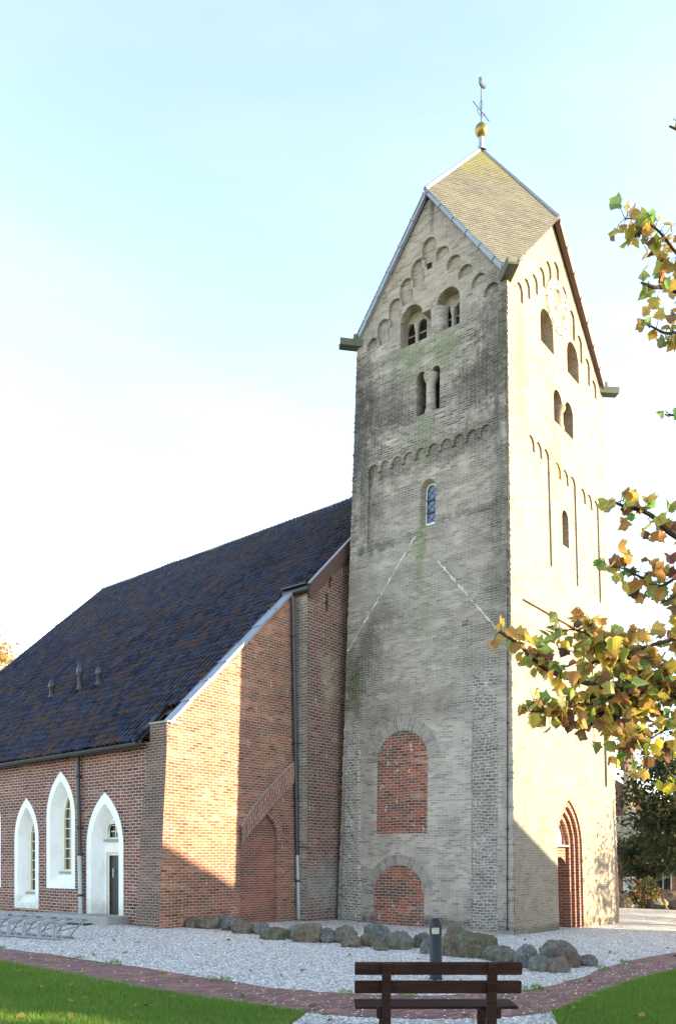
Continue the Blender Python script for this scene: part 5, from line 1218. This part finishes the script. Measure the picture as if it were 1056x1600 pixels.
# --- tulip tree leaning into the picture from the right
tx, ty = 5.1, 7.4
tul = thing('tulip_tree', (tx, ty, gz(tx, ty)), 'autumn tree with lobed green and brown leaves reaching in from the right edge', 'tree')
tb = MB(); trunk = [Vector((tx, ty, gz(tx, ty) - .2)), Vector((tx + .02, ty, 1.2)), Vector((tx + .05, ty + .05, 2.6)), Vector((tx + .02, ty + .1, 4.6)), Vector((tx + .1, ty + .1, 7.0)), Vector((tx + .05, ty + .2, 9.5))]
tb.tube(trunk, [.20, .165, .15, .12, .08, .03], 12); tb.build('trunk', M['bark'], tul)
wb = MB(); lf = MB()
branches = [   # pixel x, pixel y, depth
    [(1400, 1120, 7.3), (1200, 1095, 6.9), (1056, 1091, 6.5), (960, 1078, 6.2), (900, 1065, 6.0), (850, 1042, 5.9), (815, 1012, 5.8), (790, 996, 5.75), (776, 988, 5.72)],
    [(1180, 1095, 6.85), (1080, 1130, 6.5), (1040, 1140, 6.3), (1000, 1165, 6.15), (968, 1172, 6.05)],
    [(1056, 1091, 6.5), (1000, 1040, 6.3), (950, 1005, 6.15), (905, 985, 6.0), (875, 985, 5.95)],
    [(960, 1078, 6.2), (910, 1098, 6.1), (870, 1112, 5.95), (825, 1108, 5.85)],
    [(1000, 1085, 6.3), (940, 1125, 6.15), (915, 1135, 6.05)],
    [(1390, 1000, 7.3), (1150, 985, 6.8), (1056, 1000, 6.5), (1010, 1010, 6.35), (960, 1030, 6.2)],
    [(1400, 960, 7.3), (1180, 880, 6.9), (1060, 838, 6.5), (1015, 805, 6.35), (975, 790, 6.25), (955, 783, 6.2)],
    [(1100, 855, 6.6), (1040, 915, 6.4), (1005, 900, 6.3), (975, 885, 6.25), (950, 885, 6.2)],
    [(1300, 930, 7.1), (1090, 930, 6.6), (1060, 935, 6.5), (1030, 945, 6.4)],
    [(1400, 700, 7.4), (1190, 520, 6.95), (1056, 453, 6.6), (1020, 445, 6.45), (1000, 440, 6.4)],
    [(1130, 485, 6.8), (1060, 400, 6.6), (1030, 360, 6.45), (1000, 345, 6.4), (975, 345, 6.35)],
    [(1120, 500, 6.75), (1050, 520, 6.5), (1020, 510, 6.45), (1005, 505, 6.4)],
    [(1400, 800, 7.4), (1200, 700, 7.0), (1090, 660, 6.7), (1045, 650, 6.5)],
    [(1400, 480, 7.4), (1200, 300, 7.0), (1100, 220, 6.8), (1050, 195, 6.6)],
    [(1300, 1150, 7.1), (1150, 1210, 6.5), (1075, 1225, 6.1), (1045, 1210, 5.95)]]
bpts = []
for bi, br_ in enumerate(branches):
    P = [at(*q_) for q_ in br_]; P = [Vector(q_) for q_ in smooth([tuple(q_) for q_ in P], 4)]
    P = [q_ + Vector((noise.noise(q_ * 3) * .03, 0, noise.noise(q_ * 3 + Vector((5, 5, 5))) * .03)) for q_ in P]
    n_ = len(P); r0 = .035 if br_[0][0] > 1250 else .014
    wb.tube(P, [r0 * (1 - .85 * (i / (n_ - 1)) ** .7) + .0022 for i in range(n_)], 6); bpts += P
def tulip_leaf(P, sz, bright=0.0, hang=.55):
    b0 = min(bpts, key=lambda q_: (q_ - P).length_squared); v = P - b0; L = v.length
    st_ = P - v.normalized() * min(L, .07) if L > .02 else P
    if L > .02:
        if L < .5: wb.tube([b0, b0.lerp(P, .55) + Vector((0, 0, .03)), P], [.0035, .0022, .0012], 4, cap=False)
        else: wb.tube([P - v.normalized() * .16, P], [.002, .0012], 4, cap=False)
    d = (v.normalized() * .5 + rv() * .9 + Vector((0, 0, -hang))).normalized()
    toc = (Vector((0, 0, CAMZ)) - P).normalized()
    n = (rv() + toc * .55 + Z * .2).normalized()
    add_leaf(lf, P - d * sz * .3, d, n, sz, aut(bright), rnd.uniform(.25, 1.25), (HALF, HALF2, HALF2, HALF3)[rnd.randrange(4)])
def along(bidx, f0, f1, n_, spread, sz=(.070, .135), bright=0.0):
    n_ = int(n_ * (2.0 if bidx < 9 else 2.6)); spread *= 1.15
    P = [at(*q_) for q_ in branches[bidx]]; seg = [(P[i + 1] - P[i]).length for i in range(len(P) - 1)]; T = sum(seg)
    for _ in range(n_):
        d = rnd.uniform(f0, f1) * T; i = 0
        while i < len(seg) - 1 and d > seg[i]: d -= seg[i]; i += 1
        q_ = P[i].lerp(P[i + 1], min(1, d / seg[i])); o_ = rv() * spread * rnd.uniform(.25, 1) ** .7
        tulip_leaf(q_ + Vector((o_.x, o_.y, o_.z * .9)), rnd.uniform(*sz), bright)
along(0, .30, .75, 105, .24); along(0, .62, .92, 40, .17); along(0, .90, 1.0, 12, .10)
along(1, .15, 1.0, 70, .22, bright=.06); along(2, .1, 1.0, 85, .17); along(3, .0, .98, 44, .13); along(4, .1, 1.0, 40, .16, bright=.05); along(5, .38, 1.0, 62, .20)
along(6, .42, 1.0, 40, .15); along(7, .2, 1.0, 30, .15); along(8, .5, 1.0, 12, .12); along(9, .5, 1.0, 16, .13); along(10, .25, 1.0, 26, .14); along(11, .2, 1.0, 12, .12); along(12, .6, 1.0, 10, .10); along(13, .55, 1.0, 14, .11)
along(14, .55, 1.0, 20, .14, (.09, .13), bright=.75)
for _ in range(1500):      # the rest of the crown beyond the frame
    a = rv(); P = Vector((tx + 1.3, ty + .2, 5.6)) + Vector((a.x * 2.7, a.y * 2.6, a.z * 3.4)) * rnd.uniform(.35, 1) ** .5
    if P.x < P.y * .425 + .10: continue
    add_leaf(lf, P, (rv() + Vector((0, 0, -.5))).normalized(), rv(), rnd.uniform(.12, .19), aut(), .4)
lf.build('crown', M['leaf'], tul); wb.build('branches', M['twig'], tul)

# --- leafy crowns of the background
def crown_mesh(name, centre, rad, nclump, nleaf, lsz, cols, m, parent, flat=.8, hollow=.35, seed=1, keep=None, wsc=.8):
    r_ = random.Random(seed); mb = MB()
    for c in range(nclump):
        while True:
            a = Vector((r_.uniform(-1, 1), r_.uniform(-1, 1), r_.uniform(-1, 1)))
            if hollow < a.length < 1: break
        cc = centre + Vector((a.x * rad.x, a.y * rad.y, a.z * rad.z)); cr = min(rad) * r_.uniform(.22, .42); tone = r_.uniform(.72, 1.25); base = cols[r_.randrange(len(cols))]
        for _ in range(nleaf):
            v = Vector((r_.gauss(0, .5), r_.gauss(0, .5), r_.gauss(0, .5) * flat)) * cr; P = cc + v
            if keep and not keep(P): continue
            d = Vector((r_.uniform(-1, 1), r_.uniform(-1, 1), r_.uniform(-1, .3))).normalized(); n = Vector((r_.uniform(-1, 1), r_.uniform(-1, 1), r_.uniform(-.3, 1)))
            s_ = d.cross(n).normalized(); k = lsz * r_.uniform(.6, 1.3); t_ = tone * r_.uniform(.75, 1.25); cl = tuple(x * t_ for x in base); n2 = s_.cross(d)
            mb.face([P, P + d * k * .5 + s_ * k * .34 * wsc + n2 * k * .08, P + d * k, P + d * k * .5 - s_ * k * .34 * wsc + n2 * k * .08], [(0, 0)] * 4, 0, False, cl)
    return mb.build(name, m, parent)
def tree(name, x, y, H, tr, centre_h, rad, nclump, nleaf, lsz, cols, label, group=None, seed=1, m='leafdark', hollow=.35, keep=None):
    z = gz(x, y); o = thing(name, (x, y, z), label, 'tree', group); r_ = random.Random(seed + 99); B = Vector((x, y, z))
    b = MB(); pts = [B - Z * .3, B + Z * H * .2 + Vector((r_.uniform(-.1, .1), 0, 0)), B + Z * H * .5 + Vector((r_.uniform(-.2, .2), r_.uniform(-.2, .2), 0)), B + Z * H * .85]
    b.tube(pts, [tr, tr * .8, tr * .55, tr * .15], 10)
    for k in range(11):
        f = r_.uniform(.25, .8); p = B + Z * H * f; a = r_.uniform(0, 6.28); L = rad.x * r_.uniform(.6, .95)
        q_ = p + Vector((math.cos(a) * L, math.sin(a) * L * rad.y / rad.x, L * r_.uniform(.15, .6))); b.tube([p, p.lerp(q_, .5) + Z * .15, q_], [tr * .35 * (1.1 - f), tr * .2 * (1.1 - f), .012], 6)
    b.build('trunk', M['bark'], o)
    crown_mesh('crown', B + Z * centre_h, rad, nclump, nleaf, lsz, cols, M[m], o, seed=seed, hollow=hollow, keep=keep); return o
DG = [(.022, .040, .014), (.030, .050, .016), (.045, .060, .016), (.06, .055, .014)]
GOLD = [(.42, .28, .09), (.48, .33, .11), (.38, .27, .09), (.34, .20, .06)]
def gxp(px, y): return (px - CX) / F_PX * y
tree('chestnut_tree', gxp(1082, 37), 37, 7.0, .22, 4.4, Vector((2.7, 2.6, 3.1)), 110, 85, .26, DG, 'dark green tree with drooping fingered leaves right of the tower at the picture edge', None, 3, hollow=.15)
tree('maple_tree', gxp(1005, 43), 43, 4.2, .12, 2.5, Vector((1.7, 1.4, 1.55)), 50, 60, .17, [(.03, .045, .016), (.06, .06, .018), (.10, .085, .025)], 'smaller tree with yellowing leaves close to the tower edge under the dark tree', None, 4, hollow=.1)
tree('yew_tree', gxp(1120, 41), 41, 7.2, .22, 4.2, Vector((3.2, 2.4, 3.2)), 90, 70, .24, DG[:3], 'dark tree at the right picture edge behind the lobed leaves', None, 5, hollow=.1)
tree('golden_tree', gxp(2, 62), 62, 17.5, .35, 14.0, Vector((2.6, 2.4, 3.2)), 70, 70, .34, GOLD, 'golden yellow autumn tree behind the far end of the nave roof at the left edge', None, 6, 'leaf', .2)
tree('thin_autumn_tree', gxp(34, 75), 75, 18.6, .25, 15.3, Vector((1.7, 1.7, 3.2)), 42, 22, .24, [(.5, .36, .14), (.45, .33, .15)], 'thin pale autumn tree top showing over the roof right of the golden tree', None, 7, 'leaf', .1)
tree('shade_filler_tree', gxp(1024, 41.8), 41.8, 3.6, .10, 2.35, Vector((1.9, .9, 1.25)), 55, 60, .17, DG[:3], 'low dark tree added for the deep shade under the taller trees right of the tower', None, 8, hollow=.05)  # dark tree added in place of the darkness under the taller trees
sx, sy = gp(998, 1421)[:2]; sy += .8; sx = gxp(998, sy); sh = thing('autumn_shrub', (sx, sy, gz(sx, sy)), 'loose shrub with orange and green leaves between boulders behind the tower', 'shrub')
b = MB()
for k in range(12):
    a = rnd.uniform(0, 6.28); B = Vector((sx, sy, gz(sx, sy))); b.tube([B, B + Vector((math.cos(a) * .25, math.sin(a) * .25, .6)), B + Vector((math.cos(a) * .65, math.sin(a) * .55, rnd.uniform(.9, 1.5)))], [.02, .013, .005], 5)
b.build('stem', M['twig'], sh)
crown_mesh('foliage', Vector((sx, sy, gz(sx, sy) + .66)), Vector((.82, .6, .72)), 44, 34, .13, [(.05, .075, .018), (.09, .10, .02), (.22, .10, .02), (.16, .12, .025)], M['leafdark'], sh, seed=9, hollow=.1)

# ------------------------------------------------------------------ buildings beyond the tower
M['brick_far'] = masonry('brown red brick', [(.05, (.12, .06, .05)), (.4, (.22, .10, .075)), (.95, (.30, .15, .11))], (.30, .25, .22), bw=.22, bh=.07, ms=.01)
M['pale_far'] = masonry('ochre buttress stone', [(.1, (.36, .25, .15)), (.5, (.46, .33, .20)), (.95, (.54, .41, .27))], (.42, .34, .24), bw=.5, bh=.22, ms=.012)
yb = 56.0; xa, xb = gxp(969, yb), gxp(985, yb)
far = thing('brick_church', (xa, yb, gz(xa, yb)), 'distant red brick building with a tall pale buttress behind the trees right of the tower', 'building')
b = MB(); zt_ = zat(1222, yb); zm = gz(xa, yb) - .3
px0, px1 = gxp(930, yb), gxp(990, yb)
pts = [Vector((px0, yb, zm)), Vector((gxp(1160, yb), yb, zm)), Vector((gxp(1160, yb), yb, zat(1330, yb))), Vector((gxp(985, yb), yb, zat(1232, yb))), Vector((px0, yb, zat(1200, yb)))]
b.prism(pts, Vector((1.5, 9, 0))); b.build('wall', M['brick_far'], far)
b = MB(); xc = (gxp(973, yb) + gxp(984, yb)) / 2; wv_ = gxp(984, yb) - gxp(973, yb)
b.bbox(Vector((xc, yb - .5, (zat(1188, yb) + zm) / 2)), X_ * (wv_ / 2), Y_ * .5, Z * ((zat(1188, yb) - zm) / 2), .02)
b.prism([Vector((xc - wv_ * .56, yb - 1.02, zat(1188, yb))), Vector((xc + wv_ * .56, yb - 1.02, zat(1188, yb))), Vector((xc, yb - 1.02, zat(1172, yb)))], Y_ * 1.1)
bo = b.build('buttress', M['pale_far'], far)
b = MB(); zs0, zs1 = zat(1288, yb - 1.2), zat(1266, yb - 1.2)
b.bbox(Vector((xc, yb - 1.0, (zs0 + zm) / 2)), X_ * (wv_ * .62), Y_ * .5, Z * ((zs0 - zm) / 2), .02)
b.prism([Vector((xc - wv_ * .75, yb - 1.6, zs0)), Vector((xc + wv_ * .75, yb - 1.6, zs0)), Vector((xc, yb - 1.6, zs1))], Y_ * 1.0); b.build('buttress_foot', M['stone'], bo)
b = MB(); p0, p1 = Vector((gxp(985, yb), yb - .2, zat(1229, yb))), Vector((gxp(1160, yb), yb - .2, zat(1327, yb)))
b.box((p0 + p1) / 2, (p1 - p0) / 2, Y_ * .35, Z * .10); b.build('gable_coping', M['stone'], far)
ys = 44.5; zg_ = gz(gxp(1020, ys), ys)
shed = thing('brick_shed', (gxp(1030, ys), ys, zg_), 'low dark red brick outbuilding with dark windows in the shade of the trees', 'outbuilding')
b = MB(); cxs = gxp(1075, ys); b.bbox(Vector((cxs, ys + 2, zg_ + 1.35)), X_ * (cxs - gxp(962, ys)), Y_ * 2, Z * 1.5, .02); b.build('wall', M['brick_far'], shed)
b = MB(); hx = cxs - gxp(962, ys) + .3
b.prism([Vector((cxs - hx, ys - .3, zg_ + 2.8)), Vector((cxs - hx, ys + 4.3, zg_ + 2.8)), Vector((cxs - hx, ys + 2, zg_ + 4.6))], X_ * hx * 2); b.build('roof', M['leaddark'], shed)
for px in (1000, 1035, 1075, 1110):
    b = MB(); c = Vector((gxp(px, ys), ys - .02, zg_ + 1.25)); b.box(c, X_ * .42, Y_ * .03, Z * .7); wo = b.build('window', M['glass'], shed)
    b = MB()
    for s_ in (-1, 1): b.box(c + X_ * .43 * s_ - Y_ * .03, X_ * .03, Y_ * .03, Z * .74)
    b.box(c - Y_ * .03, X_ * .02, Y_ * .025, Z * .70); b.box(c + Z * .72 - Y_ * .03, X_ * .4, Y_ * .03, Z * .03); b.build('frame', M['zinclight'], wo)
yp = 38.5; nb = thing('notice_board', (gxp(983, yp), yp, gz(gxp(983, yp), yp)), 'pale blue blank board on two posts in shade behind the tower', 'sign')
x0, x1 = gxp(974, yp), gxp(993, yp); z0, z1 = zat(1396, yp), zat(1371, yp)
M['board'] = plain('pale blue board', (.42, .55, .72), .5, .4, 0, .06, 3.0)
b = MB(); b.bbox(Vector(((x0 + x1) / 2, yp, (z0 + z1) / 2)), X_ * ((x1 - x0) / 2), Y_ * .025, Z * ((z1 - z0) / 2), .01); b.build('panel', M['board'], nb)
for x in (x0 + .06, x1 - .06):
    b = MB(); b.tube([Vector((x, yp + .05, gz(x, yp) - .2)), Vector((x, yp + .05, z1 - .05))], .03, 8); b.build('post', M['zinc'], nb)
yf = 41.5; fen = thing('rail_fence', (gxp(1030, yf), yf, gz(gxp(1030, yf), yf)), 'low thin rail fence in front of the dark red outbuilding', 'fence')
z = zat(1394, yf); b = MB(); b.tube([Vector((gxp(985, yf), yf, z + .1)), Vector((gxp(1150, yf), yf, z - .05))], .035, 6); b.build('rail', M['palewood'], fen)
for px in (988, 1012, 1048, 1085, 1120):
    b = MB(); x = gxp(px, yf); b.tube([Vector((x, yf, gz(x, yf) - .2)), Vector((x, yf, z + .12))], .04, 6); b.build('post', M['palewood'], fen)

# ------------------------------------------------------------------ what stands towards the sun, right of the frame, and throws the long shadows
sh_ = Vector((S.x, S.y, 0)).normalized(); sq = Vector((-sh_.y * -1, 0, 0))
sq = Vector((sh_.y, -sh_.x, 0)); sq = sq if sq.y < 0 else -sq            # sideways axis; grows towards the camera
def aq(a, q_, z=0.0): return sh_ * a + sq * q_ + Z * z
TE = math.tan(R(SUN_EL))
a0 = 17.0; zp = 5.52 + TE * a0; qc = -14.5; sl_ = .68; half = 8.4; zsl = zp - sl_ * half
Pq = aq(13.5, -7.2); SHADE = True
house = thing('gabled_house', aq(a0, qc, gz(*aq(a0, qc)[:2])), 'red brick gabled house towards the sun whose shadow crosses the gravel and lower walls', 'house')
b = MB(); b.prism([aq(a0, qc - half + .4, -1), aq(a0, qc + half - .4, -1), aq(a0, qc + half - .4, zsl + .1), aq(a0, qc, zp - .25), aq(a0, qc - half + .4, zsl + .1)], sh_ * 10); b.build('wall', M['brick_far'], house)
b = MB()
for s_ in (1, -1):
    p0, p1 = aq(a0 - .3, qc, zp), aq(a0 - .3, qc + s_ * half, zsl); n_ = Z * .16
    b.prism([p0, p1, p1 - n_, p0 - n_], sh_ * 10.6)
ro = b.build('roof', M['tile'], house)
b = MB(); b.bbox(aq(a0 + 6, qc, zp + .2), sh_ * .4, sq * .4, Z * 1.0, .02); b.build('chimney', M['brick_far'], ro)
for q_ in (-4.5, -1.5, 1.5, 4.5):
    b = MB(); c = aq(a0 - .02, qc + q_, 1.6); b.box(c, sh_ * .03, sq * .55, Z * .8); wo = b.build('window', M['glass'], house)
    b = MB()
    for s_ in (-1, 0, 1): b.box(c + sq * .55 * s_ - sh_ * .04, sh_ * .03, sq * .035, Z * .84)
    for s_ in (-1, 1): b.box(c + Z * .82 * s_ - sh_ * .04, sh_ * .03, sq * .6, Z * .04)
    b.build('frame', M['cream'], wo)
AG = [(.10, .11, .03), (.16, .13, .03), (.07, .09, .025)]
for i, (a, q_, H, ch_, rad) in enumerate([(15, -25.2, 7.4, 3.55, Vector((2.2, 2.2, 2.35))), (17, -28.6, 7.2, 3.2, Vector((2.2, 2.2, 2.6))), (13, -32.5, 7.5, 3.4, Vector((2.6, 2.6, 2.9))), (22, -36, 11, 6.0, Vector((3.8, 3.8, 4.6))), (26, -43, 12, 6.5, Vector((4.2, 4.2, 5.0)))]):
    P = aq(a, q_)
    tree('garden_tree', P.x, P.y, H, .16, ch_, rad, 70, 26, .20, AG, ['loose tree right of the frame dappling the tower foot', 'second loose tree from the sunlit house beside the tower', 'third loose tree in the row before the distant trees', 'tall tree shading the far gravel', 'tallest tree shading the outbuilding'][i], 'trees towards the sun', 20 + i, hollow=.1)
tree('added_shade_tree', Pq.x, Pq.y, 11.5, .3, 8.2, Vector((3.6, 3.6, 3.5)), 75, 50, .24, AG, 'unseen broad tree added towards the sun to shade the lobed leaves by the path', None, 41, hollow=.05)  # unseen tree added to keep direct sun off the overhanging leaves
# a few fallen leaves
fl_ = MB()
for _ in range(260):
    px, py = rnd.uniform(-40, 1100), rnd.uniform(1470, 1600); P = gp(px, py, .012)
    n_ = Vector((rnd.uniform(-.5, .5), rnd.uniform(-.5, .5), 1)).normalized(); d = Vector((rnd.uniform(-1, 1), rnd.uniform(-1, 1), .1))
    g_ = .05 if inpoly(np.array([[P.x, P.y]]), lawnL)[0] or inpoly(np.array([[P.x, P.y]]), lawnR)[0] else 0
    if rnd.random() < (.45 if g_ else .25): add_leaf(fl_, P + Z * g_, d, n_, rnd.uniform(.05, .10), tuple(k * .7 for k in aut()), .6)
tag(fl_.build('fallen_leaves', M['leaf']), 'few small dry leaves fallen on lawn, path and gravel', 'fallen leaves', None, 'stuff')
